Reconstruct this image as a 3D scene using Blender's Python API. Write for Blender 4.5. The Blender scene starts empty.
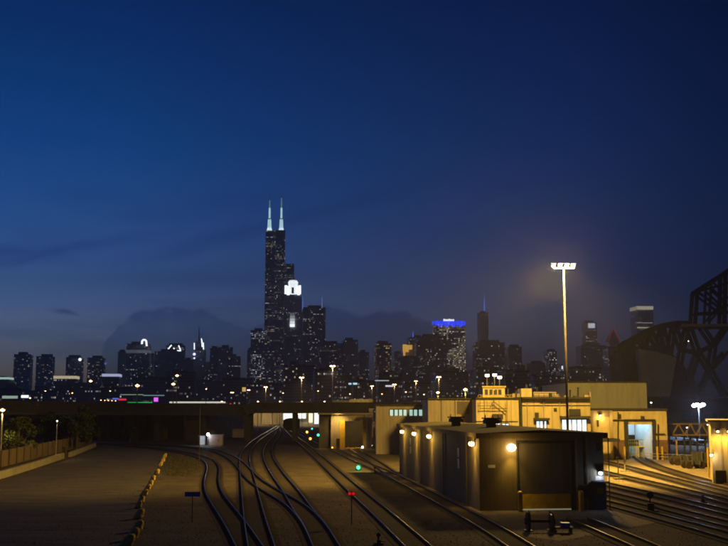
import bpy, math, random
from mathutils import Vector
R = math.radians
S = bpy.context.scene
rnd = random.Random(7)

# ------------------------------------------------------------------ camera
F = 1011.0                      # focal length in photo pixels (photo 728 x 546)
HZ = 406.0                      # horizon row in the photo
PITCH = math.atan((HZ - 273) / F)
CAMZ = 8.0
cd = bpy.data.cameras.new('camera'); cam = bpy.data.objects.new('camera', cd)
S.collection.objects.link(cam); S.camera = cam
cam.location = (0, 0, CAMZ); cam.rotation_euler = (R(90) + PITCH, 0, 0)
cd.sensor_width = 36; cd.lens = 36 * F / 728; cd.clip_start = 1; cd.clip_end = 30000
CP, SP = math.cos(PITCH), math.sin(PITCH)

# ------------------------------------------------------------------ sky, exposure
S.view_settings.view_transform = 'Standard'; S.view_settings.look = 'None'
S.view_settings.gamma = 1; S.view_settings.exposure = 0; S.view_settings.use_curve_mapping = False
S.render.engine = 'CYCLES'; S.cycles.use_denoising = True
S.cycles.max_bounces = 5; S.cycles.diffuse_bounces = 2; S.cycles.glossy_bounces = 2; S.cycles.transmission_bounces = 3
S.cycles.volume_bounces = 0; S.cycles.sample_clamp_indirect = 4; S.cycles.caustics_reflective = False
S.cycles.blur_glossy = 1.0; S.cycles.filter_width = 1.9
W = bpy.data.worlds.new('World'); S.world = W; W.use_nodes = True
wn = W.node_tree.nodes; wl = W.node_tree.links; wn.clear()
def wnode(t, **k):
    n = wn.new(t)
    for a, v in k.items(): setattr(n, a, v)
    return n
def wmath(op, a, b=None, c=None):
    n = wn.new('ShaderNodeMath'); n.operation = op
    for i, v in enumerate((a, b, c)):
        if v is None: continue
        if isinstance(v, (int, float)): n.inputs[i].default_value = v
        else: wl.new(v, n.inputs[i])
    return n.outputs[0]
SUN_AZ = -62                      # degrees from +Y, negative is west (left)
sky = wnode('ShaderNodeTexSky', sky_type='NISHITA', sun_disc=False)
sky.sun_elevation = R(-5.0); sky.sun_rotation = R(SUN_AZ); sky.altitude = 0
sky.air_density = 1.0; sky.dust_density = 0.6; sky.ozone_density = 3.5
tc = wnode('ShaderNodeTexCoord'); sep = wnode('ShaderNodeSeparateXYZ'); wl.new(tc.outputs['Generated'], sep.inputs[0])
dx, dy, dz = sep.outputs
tint = wnode('ShaderNodeMix', data_type='RGBA', blend_type='MULTIPLY'); tint.inputs['Factor'].default_value = 1
grad = wnode('ShaderNodeValToRGB'); cr = grad.color_ramp
cr.elements[0].position = 0.0; cr.elements[0].color = (0.6, 1.4, 1.65, 1); cr.elements[1].position = 0.42; cr.elements[1].color = (0.0, 0.46, 0.56, 1)
for ps, c_ in ((0.075, (1.45, 1.72, 1.66)), (0.155, (0.62, 1.15, 1.22)), (0.25, (0.12, 0.92, 0.98)), (0.56, (0.03, 0.20, 0.28)), (0.99, (0.02, 0.10, 0.15))):
    e_ = cr.elements.new(ps); e_.color = (*c_, 1)
wl.new(dz, grad.inputs[0])
azr = wnode('ShaderNodeValToRGB'); ar = azr.color_ramp; ar.interpolation = 'B_SPLINE'
ar.elements[0].position = 0.0; ar.elements[0].color = (.8, .8, .8, 1); ar.elements[1].position = 1.0; ar.elements[1].color = (.5, .5, .5, 1)
for ps, c_ in ((0.16, .90), (0.36, 1.10), (0.52, 1.42), (0.68, 1.05), (0.83, .80)):
    e_ = ar.elements.new(ps); e_.color = (c_, c_, c_, 1)
wl.new(wmath('ADD', wmath('DIVIDE', dx, wmath('MAXIMUM', dy, 0.05)), 0.5), azr.inputs[0])
g2 = wnode('ShaderNodeMix', data_type='RGBA', blend_type='MULTIPLY'); g2.inputs['Factor'].default_value = 1
wl.new(grad.outputs[0], g2.inputs['A']); wl.new(azr.outputs[0], g2.inputs['B']); wl.new(g2.outputs['Result'], tint.inputs['B'])
wl.new(sky.outputs[0], tint.inputs['A'])
# clouds: a low bank far off and thin streaks
mp = wnode('ShaderNodeMapping'); mp.inputs['Scale'].default_value = (1, 1, 1.5); wl.new(tc.outputs['Generated'], mp.inputs[0])
nz = wnode('ShaderNodeTexNoise'); nz.inputs['Scale'].default_value = 24; nz.inputs['Detail'].default_value = 9; nz.inputs['Roughness'].default_value = 0.62; wl.new(mp.outputs[0], nz.inputs['Vector'])
az = wmath('DIVIDE', dx, wmath('MAXIMUM', dy, 0.05))
def bump(centre, width, height):          # smooth hill in azimuth
    t = wmath('DIVIDE', wmath('SUBTRACT', az, centre), width)
    e = wmath('POWER', 2.718, wmath('MULTIPLY', wmath('MULTIPLY', wmath('MULTIPLY', t, t), wmath('MULTIPLY', t, t)), -1.0))
    return wmath('MULTIPLY', e, height)
prof = wnode('ShaderNodeValToRGB'); pr = prof.color_ramp; pr.interpolation = 'LINEAR'
pts_ = [(92, .0), (103, .058), (112, .074), (126, .086), (140, .091), (155, .0935), (180, .096), (202, .0945), (216, .090), (228, .084), (245, .080), (262, .084), (300, .091), (322, .099), (345, .0985), (360, .091), (372, .088), (388, .0925), (400, .0955), (412, .092), (425, .084), (440, .076), (470, .05), (500, .0)]
for k_, (px_, h_) in enumerate(pts_):
    e_ = pr.elements[0] if k_ == 0 else (pr.elements[1] if k_ == 1 else pr.elements.new(min(.99, (px_ - 364) / F + .5)))
    if k_ < 2: e_.position = (px_ - 364) / F + .5
    e_.color = (h_ * 10, h_ * 10, h_ * 10, 1)
wl.new(wmath('ADD', az, .5), prof.inputs[0])
nz3 = wnode('ShaderNodeTexNoise'); nz3.inputs['Scale'].default_value = 46; nz3.inputs['Detail'].default_value = 7; nz3.inputs['Roughness'].default_value = 0.6
wl.new(tc.outputs['Generated'], nz3.inputs['Vector'])
top = wmath('ADD', wmath('MULTIPLY', prof.outputs[0], .1), wmath('MULTIPLY', wmath('SUBTRACT', nz3.outputs[0], 0.5), 0.024))
m1 = wnode('ShaderNodeMapRange'); m1.inputs['From Min'].default_value = -0.002; m1.inputs['From Max'].default_value = 0.004
wl.new(wmath('SUBTRACT', top, dz), m1.inputs['Value'])
mp2 = wnode('ShaderNodeMapping'); mp2.inputs['Scale'].default_value = (2.2, 2.2, 15); mp2.inputs['Rotation'].default_value = (0, R(-14), 0); mp2.inputs['Location'].default_value = (0.33, 0, 0.7)
wl.new(tc.outputs['Generated'], mp2.inputs[0])
nz2 = wnode('ShaderNodeTexNoise'); nz2.inputs['Scale'].default_value = 1.5; nz2.inputs['Detail'].default_value = 6; wl.new(mp2.outputs[0], nz2.inputs['Vector'])
m2 = wnode('ShaderNodeMapRange'); m2.inputs['From Min'].default_value = 0.52; m2.inputs['From Max'].default_value = 0.70
wl.new(nz2.outputs[0], m2.inputs['Value'])
band = wnode('ShaderNodeMapRange', interpolation_type='SMOOTHSTEP'); band.inputs['From Min'].default_value = 0.26; band.inputs['From Max'].default_value = 0.12
wl.new(dz, band.inputs['Value'])
west = wnode('ShaderNodeMapRange', interpolation_type='SMOOTHSTEP'); west.inputs['From Min'].default_value = 0.10; west.inputs['From Max'].default_value = -0.12
wl.new(az, west.inputs['Value'])
def gauss(v, c, w):
    t = wmath('DIVIDE', wmath('SUBTRACT', v, c), w); return wmath('POWER', 2.718, wmath('MULTIPLY', wmath('MULTIPLY', t, t), -1.0))
def streak(a0, z0, slope, thick, ac, aw, amt):
    line = wmath('SUBTRACT', dz, wmath('ADD', z0, wmath('MULTIPLY', wmath('SUBTRACT', az, a0), slope)))
    line = wmath('ADD', line, wmath('MULTIPLY', wmath('SUBTRACT', nz.outputs[0], .5), thick * 3))
    return wmath('MULTIPLY', wmath('MULTIPLY', gauss(line, 0, thick), gauss(az, ac, aw)), amt)
extra = wmath('MAXIMUM', streak(-.36, .135, .20, .006, -.32, .10, .5), wmath('MAXIMUM', streak(-.21, .145, .27, .008, -.10, .14, .40), streak(-.296, .088, -.15, .0026, -.296, .012, .8)))
extra = wmath('MAXIMUM', extra, streak(-.15, .125, .05, .012, -.15, .12, .35))
cl = wmath('MAXIMUM', wmath('MAXIMUM', wmath('MULTIPLY', m1.outputs[0], wmath('ADD', 0.50, wmath('MULTIPLY', nz3.outputs[0], 0.5))), extra),
           wmath('MULTIPLY', wmath('MULTIPLY', m2.outputs[0], band.outputs[0]), wmath('MULTIPLY', west.outputs[0], 0.6)))
cmix = wnode('ShaderNodeMix', data_type='RGBA', blend_type='MULTIPLY')
wl.new(cl, cmix.inputs['Factor']); wl.new(tint.outputs['Result'], cmix.inputs['A']); cmix.inputs['B'].default_value = (0.26, 0.38, 0.60, 1)
bg = wnode('ShaderNodeBackground'); bg.inputs['Strength'].default_value = 11.0
wl.new(cmix.outputs['Result'], bg.inputs['Color'])
wo = wnode('ShaderNodeOutputWorld'); wl.new(bg.outputs[0], wo.inputs['Surface'])
sd = bpy.data.lights.new('sun', 'SUN'); so = bpy.data.objects.new('sun', sd); S.collection.objects.link(so)
sd.energy = 0.004; sd.angle = R(20); sd.color = (0.6, 0.75, 1.0)
so.rotation_euler = (R(84), 0, R(SUN_AZ) * -1 + R(180))

# ------------------------------------------------------------------ placement helpers
def ray(px, py):
    x = (px - 364) / F; y = (273 - py) / F
    return Vector((x, CP - y * SP, y * CP + SP))        # camera at the origin looking +Y
def G(px, py, z=0.0):                                    # where that sight line meets height z
    d = ray(px, py); t = (z - CAMZ) / d.z
    return Vector((d.x * t, d.y * t, z))
def AT(px, py, D):                                       # where it meets depth D
    d = ray(px, py); t = D / d.y
    return Vector((d.x * t, D, CAMZ + d.z * t))
def ZT(py, D): return AT(364, py, D).z
ALPHA = math.atan(108 / F)                               # the street grid is turned by this
E = Vector((math.cos(ALPHA), math.sin(ALPHA), 0)); N = Vector((-math.sin(ALPHA), math.cos(ALPHA), 0))

# ------------------------------------------------------------------ mesh builder
class MB:
    def __init__(s, o=(0, 0, 0), e=(1, 0, 0), n=(0, 1, 0)):
        s.v = []; s.f = []; s.uv = []; s.o = Vector(o); s.e = Vector(e); s.n = Vector(n); s.u0 = rnd.randint(0, 4000) * 1.0
    def P(s, p): return s.o + s.e * p[0] + s.n * p[1] + Vector((0, 0, p[2]))
    def face(s, pts, uv=None):
        b = len(s.v); s.v += [s.P(p) for p in pts]; s.f.append(tuple(range(b, b + len(pts))))
        s.uv += uv if uv else [(0, -10)] * len(pts)
    def mesh(s, vs, fs):
        b = len(s.v); s.v += [s.P(p) for p in vs]
        for f in fs: s.f.append(tuple(b + i for i in f)); s.uv += [(0, -10)] * len(f)
    def prism(s, poly, z0, z1, v0=0.0):                   # counter-clockwise outline
        n = len(poly); u = s.u0
        for i in range(n):
            a, c = poly[i], poly[(i + 1) % n]; L = math.hypot(c[0] - a[0], c[1] - a[1])
            s.face([(a[0], a[1], z0), (c[0], c[1], z0), (c[0], c[1], z1), (a[0], a[1], z1)],
                   [(u, z0 - v0), (u + L, z0 - v0), (u + L, z1 - v0), (u, z1 - v0)]); u += L + 37
        s.face([(p[0], p[1], z1) for p in poly]); s.face([(p[0], p[1], z0) for p in reversed(poly)])
        return s
    def box(s, x0, x1, y0, y1, z0, z1):
        return s.prism([(x0, y0), (x1, y0), (x1, y1), (x0, y1)], z0, z1)
    def bar(s, a, b, w, h=None):                           # square bar between two points
        h = h or w; a = Vector(a); b = Vector(b); d = (b - a).normalized()
        up = Vector((0, 0, 1)) if abs(d.z) < 0.95 else Vector((0, 1, 0))
        x = d.cross(up).normalized() * w / 2; y = x.cross(d).normalized() * h / 2
        vs = [a - x - y, a + x - y, a + x + y, a - x + y, b - x - y, b + x - y, b + x + y, b - x + y]
        s.mesh([tuple(v) for v in vs], [(0, 3, 2, 1), (4, 5, 6, 7), (0, 1, 5, 4), (1, 2, 6, 5), (2, 3, 7, 6), (3, 0, 4, 7)])
        return s
    def tube(s, a, b, r0, r1=None, n=10):
        r1 = r0 if r1 is None else r1; a = Vector(a); b = Vector(b); d = (b - a).normalized()
        up = Vector((0, 0, 1)) if abs(d.z) < 0.95 else Vector((1, 0, 0))
        x = d.cross(up).normalized(); y = x.cross(d).normalized(); vs = []
        for c, r in ((a, r0), (b, r1)):
            for i in range(n):
                t = 2 * math.pi * i / n; vs.append(tuple(c + x * r * math.cos(t) + y * r * math.sin(t)))
        fs = [(i, (i + 1) % n, n + (i + 1) % n, n + i) for i in range(n)] + [tuple(reversed(range(n))), tuple(range(n, 2 * n))]
        s.mesh(vs, fs); return s
    def ball(s, c, r, n=10, m=6, sz=1.0):
        vs = [(c[0], c[1], c[2] + r * sz)]
        for j in range(1, m):
            for i in range(n):
                p = math.pi * j / m; t = 2 * math.pi * i / n
                vs.append((c[0] + r * math.sin(p) * math.cos(t), c[1] + r * math.sin(p) * math.sin(t), c[2] + r * sz * math.cos(p)))
        vs.append((c[0], c[1], c[2] - r * sz)); fs = [(0, 1 + i, 1 + (i + 1) % n) for i in range(n)]
        for j in range(m - 2):
            for i in range(n):
                a = 1 + j * n + i; b = 1 + j * n + (i + 1) % n; fs.append((a, a + n, b + n, b))
        k = len(vs) - 1; fs += [(k, k - n + (i + 1) % n, k - n + i) for i in range(n)]
        s.mesh(vs, fs); return s
    def build(s, name, mat, parent=None, smooth=False):
        off = parent_world(parent)
        me = bpy.data.meshes.new(name); me.from_pydata([tuple(v - off) for v in s.v], [], s.f); me.update()
        ul = me.uv_layers.new(name='UVMap'); flat = [c for p in s.uv for c in p]
        ul.data.foreach_set('uv', flat)
        me.materials.append(mat)
        if smooth: me.polygons.foreach_set('use_smooth', [True] * len(me.polygons))
        o = bpy.data.objects.new(name, me); S.collection.objects.link(o)
        if parent: o.parent = parent
        return o
def parent_world(p):
    v = Vector((0, 0, 0))
    while p: v += p.location; p = p.parent
    return v
def tag(o, label=None, cat=None, group=None, kind=None):
    for k, v in (('label', label), ('category', cat), ('group', group), ('kind', kind)):
        if v: o[k] = v
    return o
def thing(name, label, cat, loc, group=None):
    o = bpy.data.objects.new(name, None); S.collection.objects.link(o); o.location = loc; o.empty_display_size = 0.1
    return tag(o, label, cat, group)
def copy_tree(o, parent=None):
    c = o.copy(); S.collection.objects.link(c); c.parent = parent
    for ch in list(o.children): copy_tree(ch, c)
    return c
def lamp(name, kind, loc, energy, color, parent=None, radius=0.15, aim=None, cone=None, blend=0.5):
    ld = bpy.data.lights.new(name, kind); ld.energy = energy; ld.color = color; ld.shadow_soft_size = radius
    o = bpy.data.objects.new(name, ld); S.collection.objects.link(o)
    o.location = Vector(loc) - parent_world(parent)
    if parent: o.parent = parent
    if kind == 'SPOT': ld.spot_size = R(cone); ld.spot_blend = blend
    if aim is not None: o.rotation_euler = (Vector(aim) - Vector(loc)).to_track_quat('-Z', 'Y').to_euler()
    return o

# ------------------------------------------------------------------ materials
def mat(name, col, rough=0.8, metal=0.0, var=0.25, scale=1.5, bump=0.0, stretch=(1, 1, 1), col2=None, spec=0.4):
    m = bpy.data.materials.new(name); m.use_nodes = True; nt = m.node_tree; b = nt.nodes['Principled BSDF']
    b.inputs['Roughness'].default_value = rough; b.inputs['Metallic'].default_value = metal; b.inputs['Specular IOR Level'].default_value = spec * .5
    g = nt.nodes.new('ShaderNodeNewGeometry'); mpn = nt.nodes.new('ShaderNodeMapping'); mpn.inputs['Scale'].default_value = stretch
    nt.links.new(g.outputs['Position'], mpn.inputs[0])
    n = nt.nodes.new('ShaderNodeTexNoise'); n.inputs['Scale'].default_value = scale; n.inputs['Detail'].default_value = 6; n.inputs['Roughness'].default_value = 0.65
    nt.links.new(mpn.outputs[0], n.inputs['Vector'])
    r = nt.nodes.new('ShaderNodeValToRGB'); c2 = col2 or tuple(c * (1 + var) for c in col)
    r.color_ramp.elements[0].position = 0.3; r.color_ramp.elements[1].position = 0.7
    r.color_ramp.elements[0].color = (*[c * (1 - var) for c in col], 1); r.color_ramp.elements[1].color = (*c2, 1)
    nt.links.new(n.outputs[0], r.inputs[0]); nt.links.new(r.outputs[0], b.inputs['Base Color'])
    if bump:
        bn = nt.nodes.new('ShaderNodeBump'); bn.inputs['Strength'].default_value = bump; bn.inputs['Distance'].default_value = 0.15
        nt.links.new(n.outputs[0], bn.inputs['Height']); nt.links.new(bn.outputs[0], b.inputs['Normal'])
    return m
def emit(name, col, strength, sample=False):
    m = bpy.data.materials.new(name); m.use_nodes = True; b = m.node_tree.nodes['Principled BSDF']
    b.inputs['Base Color'].default_value = (*[c * 0.5 for c in col], 1)
    b.inputs['Emission Color'].default_value = (*col, 1); b.inputs['Emission Strength'].default_value = strength
    if not sample: m.cycles.emission_sampling = 'NONE'
    return m
def ribbed(name, col, pitch, rough=0.6, depth=0.5, var=0.2, metal=0.0):
    """sheet-metal cladding: ribs along the wall from the UV map, stains from noise"""
    m = mat(name, col, rough, metal, var, 0.6, 0.0, (1, 1, 0.25)); nt = m.node_tree; b = nt.nodes['Principled BSDF']
    uv = nt.nodes.new('ShaderNodeUVMap'); sx = nt.nodes.new('ShaderNodeSeparateXYZ'); nt.links.new(uv.outputs[0], sx.inputs[0])
    a = nt.nodes.new('ShaderNodeMath'); a.operation = 'MULTIPLY'; a.inputs[1].default_value = 6.2832 / pitch; nt.links.new(sx.outputs[0], a.inputs[0])
    s = nt.nodes.new('ShaderNodeMath'); s.operation = 'SINE'; nt.links.new(a.outputs[0], s.inputs[0])
    bn = nt.nodes.new('ShaderNodeBump'); bn.inputs['Strength'].default_value = depth; bn.inputs['Distance'].default_value = 0.04
    nt.links.new(s.outputs[0], bn.inputs['Height']); nt.links.new(bn.outputs[0], b.inputs['Normal'])
    return m
def facade(name, wall, cw, fh, frac, col_a, col_b, strength, rowlit=0.03, wx=(0.14, 0.86), wz=(0.25, 0.80), clump=0.6):
    """tower wall: a grid of windows from the UV map (metres), some of them lit"""
    m = bpy.data.materials.new(name); m.use_nodes = True; nt = m.node_tree; b = nt.nodes['Principled BSDF']
    m.cycles.emission_sampling = 'NONE'
    def M(op, a, c=None, d=None):
        n = nt.nodes.new('ShaderNodeMath'); n.operation = op
        for i, v in enumerate((a, c, d)):
            if v is None: continue
            if isinstance(v, (int, float)): n.inputs[i].default_value = v
            else: nt.links.new(v, n.inputs[i])
        return n.outputs[0]
    uv = nt.nodes.new('ShaderNodeUVMap'); sx = nt.nodes.new('ShaderNodeSeparateXYZ'); nt.links.new(uv.outputs[0], sx.inputs[0])
    u = M('DIVIDE', sx.outputs[0], cw); v = M('DIVIDE', sx.outputs[1], fh)
    iu, iv = M('FLOOR', u), M('FLOOR', v); fu, fv = M('FRACT', u), M('FRACT', v)
    cmb = nt.nodes.new('ShaderNodeCombineXYZ'); nt.links.new(iu, cmb.inputs[0]); nt.links.new(iv, cmb.inputs[1])
    wnz = nt.nodes.new('ShaderNodeTexWhiteNoise'); wnz.noise_dimensions = '3D'; nt.links.new(cmb.outputs[0], wnz.inputs['Vector'])
    sc = nt.nodes.new('ShaderNodeSeparateColor'); nt.links.new(wnz.outputs['Color'], sc.inputs[0])
    roww = nt.nodes.new('ShaderNodeTexWhiteNoise'); roww.noise_dimensions = '2D'
    c2 = nt.nodes.new('ShaderNodeCombineXYZ'); nt.links.new(iv, c2.inputs[0]); nt.links.new(M('FLOOR', M('DIVIDE', sx.outputs[0], 31.0)), c2.inputs[1])
    nt.links.new(c2.outputs[0], roww.inputs['Vector'])
    row = M('MULTIPLY', M('LESS_THAN', roww.outputs['Value'], rowlit * 1.6), 0.6)
    ns = nt.nodes.new('ShaderNodeTexNoise'); ns.noise_dimensions = '3D'; ns.inputs['Scale'].default_value = 0.09; ns.inputs['Detail'].default_value = 0
    nt.links.new(cmb.outputs[0], ns.inputs['Vector'])
    mr = nt.nodes.new('ShaderNodeMapRange'); mr.inputs['From Min'].default_value = 0.35; mr.inputs['From Max'].default_value = 0.85
    mr.inputs['To Min'].default_value = frac * (1 - clump); mr.inputs['To Max'].default_value = frac * (1 + clump * 2.5)
    nt.links.new(ns.outputs[0], mr.inputs['Value'])
    thr = M('ADD', mr.outputs[0], row)
    lit = M('LESS_THAN', sc.outputs[0], thr)
    win = M('MULTIPLY', M('MULTIPLY', M('GREATER_THAN', fu, wx[0]), M('LESS_THAN', fu, wx[1])), M('MULTIPLY', M('GREATER_THAN', fv, wz[0]), M('LESS_THAN', fv, wz[1])))
    win = M('MULTIPLY', win, M('GREATER_THAN', sx.outputs[1], 0.5))
    br = M('ADD', 0.15, M('MULTIPLY', M('POWER', sc.outputs[1], 3.0), 1.3))
    e = M('MULTIPLY', M('MULTIPLY', M('MULTIPLY', win, lit), br), strength * 0.6)
    mx = nt.nodes.new('ShaderNodeMix'); mx.data_type = 'RGBA'; nt.links.new(sc.outputs[2], mx.inputs['Factor'])
    mx.inputs['A'].default_value = (*col_a, 1); mx.inputs['B'].default_value = (*col_b, 1)
    nt.links.new(mx.outputs['Result'], b.inputs['Emission Color']); nt.links.new(e, b.inputs['Emission Strength'])
    wc = nt.nodes.new('ShaderNodeMix'); wc.data_type = 'RGBA'; nt.links.new(win, wc.inputs['Factor'])
    wc.inputs['A'].default_value = (*[min(.6, c * 1.6) for c in wall], 1); wc.inputs['B'].default_value = (*[c * 0.5 for c in wall], 1)
    nt.links.new(wc.outputs['Result'], b.inputs['Base Color'])
    b.inputs['Roughness'].default_value = 0.6
    return m
WARM, COOL, AMB, WHITE = (1.0, 0.72, 0.42), (0.70, 0.86, 1.0), (1.0, 0.55, 0.18), (1.0, 0.93, 0.82)
SODIUM = (1.0, 0.61, 0.085)
FC = {
 'office': facade('office_facade', (0.13, 0.13, 0.14), 2.4, 3.9, 0.10, WARM, COOL, 0.9, 0.05),
 'flats': facade('flats_facade', (0.24, 0.20, 0.19), 4.2, 2.9, 0.15, WARM, WHITE, 0.75, 0.0, clump=0.25),
 'black': facade('black_facade', (0.035, 0.035, 0.04), 3.2, 3.9, 0.11, WARM, COOL, 0.8, 0.05, clump=0.8),
 'dull': facade('dull_facade', (0.26, 0.24, 0.24), 2.2, 3.9, 0.035, WARM, COOL, 0.6, 0.02),
 'busy': facade('busy_facade', (0.10, 0.10, 0.12), 3.4, 3.9, 0.30, WHITE, COOL, 1.1, 0.10, clump=0.7),
 'bright': facade('bright_facade', (0.09, 0.09, 0.11), 3.4, 3.9, 0.42, WHITE, WARM, 1.3, 0.25, clump=0.9),
 'amber': facade('amber_facade', (0.34, 0.26, 0.20), 4.6, 4.4, 0.34, AMB, (1.0, 0.75, 0.3), 0.85, 0.10, clump=0.4),
 'low': facade('low_facade', (0.16, 0.13, 0.12), 2.0, 3.3, 0.075, WARM, COOL, 0.8, 0.05, clump=0.8),
 'glass': facade('glass_facade', (0.10, 0.12, 0.16), 2.2, 3.9, 0.05, WARM, COOL, 0.7, 0.02),
}
M_ = {
 'conc': mat('concrete', (0.30, 0.28, 0.25), 0.85, var=0.25, scale=0.7, bump=0.2),
 'dark_conc': mat('dark_concrete', (0.06, 0.055, 0.055), 0.9, var=0.3, scale=0.6, bump=0.2),
 'steel': mat('painted_steel', (0.05, 0.05, 0.055), 0.6, var=0.3, scale=2),
 'bridge_steel': mat('bridge_steel', (0.012, 0.010, 0.011), 0.75, var=0.4, scale=0.3),
 'pole': mat('galvanised_pole', (0.42, 0.40, 0.36), 0.5, 0.3, var=0.15, scale=2),
 'rail': mat('rail_steel', (0.34, 0.30, 0.27), 0.28, 1.0, var=0.2, scale=3),
 'roof': mat('gravel_roof', (0.040, 0.034, 0.028), 0.9, var=0.35, scale=1.2, bump=0.3),
 'roofdark': mat('dark_roof', (0.05, 0.045, 0.045), 0.9, var=0.3, scale=1),
 'clad_brown': ribbed('brown_cladding', (0.165, 0.132, 0.085), 0.30, 0.8, 0.055),
 'clad_cream': ribbed('cream_cladding', (0.58, 0.48, 0.28), 0.60, 0.7, 0.15, 0.30),
 'clad_pale': ribbed('pale_cladding', (0.36, 0.36, 0.34), 0.9, 0.75, 0.3, 0.15),
 'clad_grey': ribbed('grey_cladding', (0.36, 0.31, 0.26), 0.6, 0.75, 0.4, 0.2),
 'door_brown': ribbed('rollup_door', (0.12, 0.105, 0.10), 0.5, 0.6, 0.04),
 'yellow': mat('yellow_paint', (0.60, 0.40, 0.04), 0.55, var=0.2, scale=1.5),
 'dull_yellow': mat('dirty_yellow_paint', (0.62, 0.42, 0.03), 0.6, var=0.3, scale=1.2),
 'white': mat('white_paint', (0.72, 0.72, 0.70), 0.5, var=0.1, scale=3),
 'blue': mat('blue_paint', (0.03, 0.12, 0.75), 0.45, var=0.15, scale=3),
 'red': mat('red_paint', (0.55, 0.02, 0.02), 0.4, var=0.1, scale=3),
 'blue_door': mat('blue_grey_door', (0.10, 0.14, 0.22), 0.5, var=0.1, scale=2),
 'timber': mat('fence_boards', (0.17, 0.13, 0.10), 0.85, var=0.35, scale=1.5, stretch=(3, 3, 0.4), bump=0.3),
 'stone': mat('rough_stone', (0.62, 0.47, 0.16), 0.9, var=0.3, scale=2.5, bump=0.6),
 'leaf_dark': mat('dark_leaves', (0.030, 0.045, 0.018), 0.7, var=0.5, scale=1.2),
 'leaf_green': mat('green_leaves', (0.075, 0.095, 0.018), 0.6, var=0.45, scale=1.2),
 'bark': mat('bark', (0.09, 0.06, 0.04), 0.9, var=0.3, scale=4),
 'brick': mat('brown_brick', (0.20, 0.12, 0.08), 0.9, var=0.3, scale=2),
 'rust': mat('rusty_iron', (0.035, 0.02, 0.014), 0.75, 0.2, var=0.4, scale=3),
 'tank': mat('pale_machine_paint', (0.55, 0.45, 0.42), 0.6, var=0.15, scale=1.5),
 'grass': mat('grass_blades', (0.06, 0.075, 0.02), 0.9, var=0.4, scale=3),
 'coach': mat('coach_steel', (0.30, 0.33, 0.38), 0.4, 0.4, var=0.2, scale=0.7),
 'clay': mat('bridge_concrete', (0.27, 0.24, 0.22), 0.9, var=0.2, scale=0.25, bump=0.1),
}
rn_ = M_['rail'].node_tree; rb_ = rn_.nodes['Principled BSDF']; g_ = rn_.nodes.new('ShaderNodeNewGeometry'); sx_ = rn_.nodes.new('ShaderNodeSeparateXYZ')
rn_.links.new(g_.outputs['True Normal'], sx_.inputs[0]); gt = rn_.nodes.new('ShaderNodeMath'); gt.operation = 'GREATER_THAN'; gt.inputs[1].default_value = .9; rn_.links.new(sx_.outputs[2], gt.inputs[0])
mx_ = rn_.nodes.new('ShaderNodeMix'); mx_.data_type = 'RGBA'; rn_.links.new(gt.outputs[0], mx_.inputs['Factor']); mx_.inputs['A'].default_value = (.035, .022, .016, 1)
rn_.links.new(rb_.inputs['Base Color'].links[0].from_socket, mx_.inputs['B']); rn_.links.new(mx_.outputs['Result'], rb_.inputs['Base Color']); rn_.links.new(gt.outputs[0], rb_.inputs['Metallic'])
L_ = {
 'sodium': emit('sodium_lens', (1.0, 0.62, 0.20), 16), 'mast': emit('mast_lens', (1.0, 0.62, 0.26), 5),
 'far': emit('street_lens', (1.0, 0.55, 0.22), 9), 'farw': emit('street_lens_pale', (1.0, 0.80, 0.60), 14),
 'white': emit('white_lens', (0.75, 0.85, 1.0), 50), 'cold': emit('cold_lens', (0.62, 0.80, 1.0), 70),
 'green': emit('green_lens', (0.02, 1.0, 0.25), 9), 'red': emit('red_lens', (1.0, 0.02, 0.02), 4),
 'amber': emit('amber_lens', (1.0, 0.45, 0.05), 6), 'bluegreen': emit('blue_green_lens', (0.05, 0.7, 0.5), 3),
 'crown': emit('crown_light', (0.80, 0.93, 1.0), 2.6), 'crown2': emit('floodlit_stone', (0.72, 0.80, 0.92), 0.8),
 'band_y': emit('pale_yellow_band', (1.0, 0.85, 0.55), 0.55), 'band_b': emit('pale_blue_band', (0.62, 0.66, 1.0), 0.75),
 'aon': emit('warm_white_band', (0.85, 0.78, 0.60), 0.65), 'blue': emit('blue_crown', (0.01, 0.05, 1.0), 1.6),
 'sign': emit('white_sign', (0.80, 0.85, 1.0), 1.7), 'antb': emit('blue_antenna', (0.12, 0.20, 0.9), 1.0),
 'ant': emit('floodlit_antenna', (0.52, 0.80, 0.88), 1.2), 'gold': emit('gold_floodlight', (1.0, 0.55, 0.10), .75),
 'win': emit('lit_window', (0.72, 0.88, 1.0), 1.3), 'wing': emit('green_white_window', (0.55, 0.85, 0.75), 0.7),
 'hall': emit('hall_light', (0.85, 0.95, 1.0), 1.1), 'hallw': emit('warm_hall_light', (1.0, 0.86, 0.55), 1.4),
 'gsign': emit('green_sign', (0.02, 0.65, 0.10), 0.8), 'rsign': emit('red_sign', (0.9, 0.04, 0.08), 0.8),
 'msign': emit('magenta_sign', (0.75, 0.12, 0.9), 1.3), 'bsign': emit('blue_sign', (0.12, 0.2, 0.9), 0.8),
 'redline': emit('red_outline', (0.9, 0.03, 0.03), 0.22), 'train': emit('train_windows', (0.95, 0.92, 0.75), 0.9),
 'tail': emit('tail_light', (0.9, 0.02, 0.02), 1.2),
}

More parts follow.
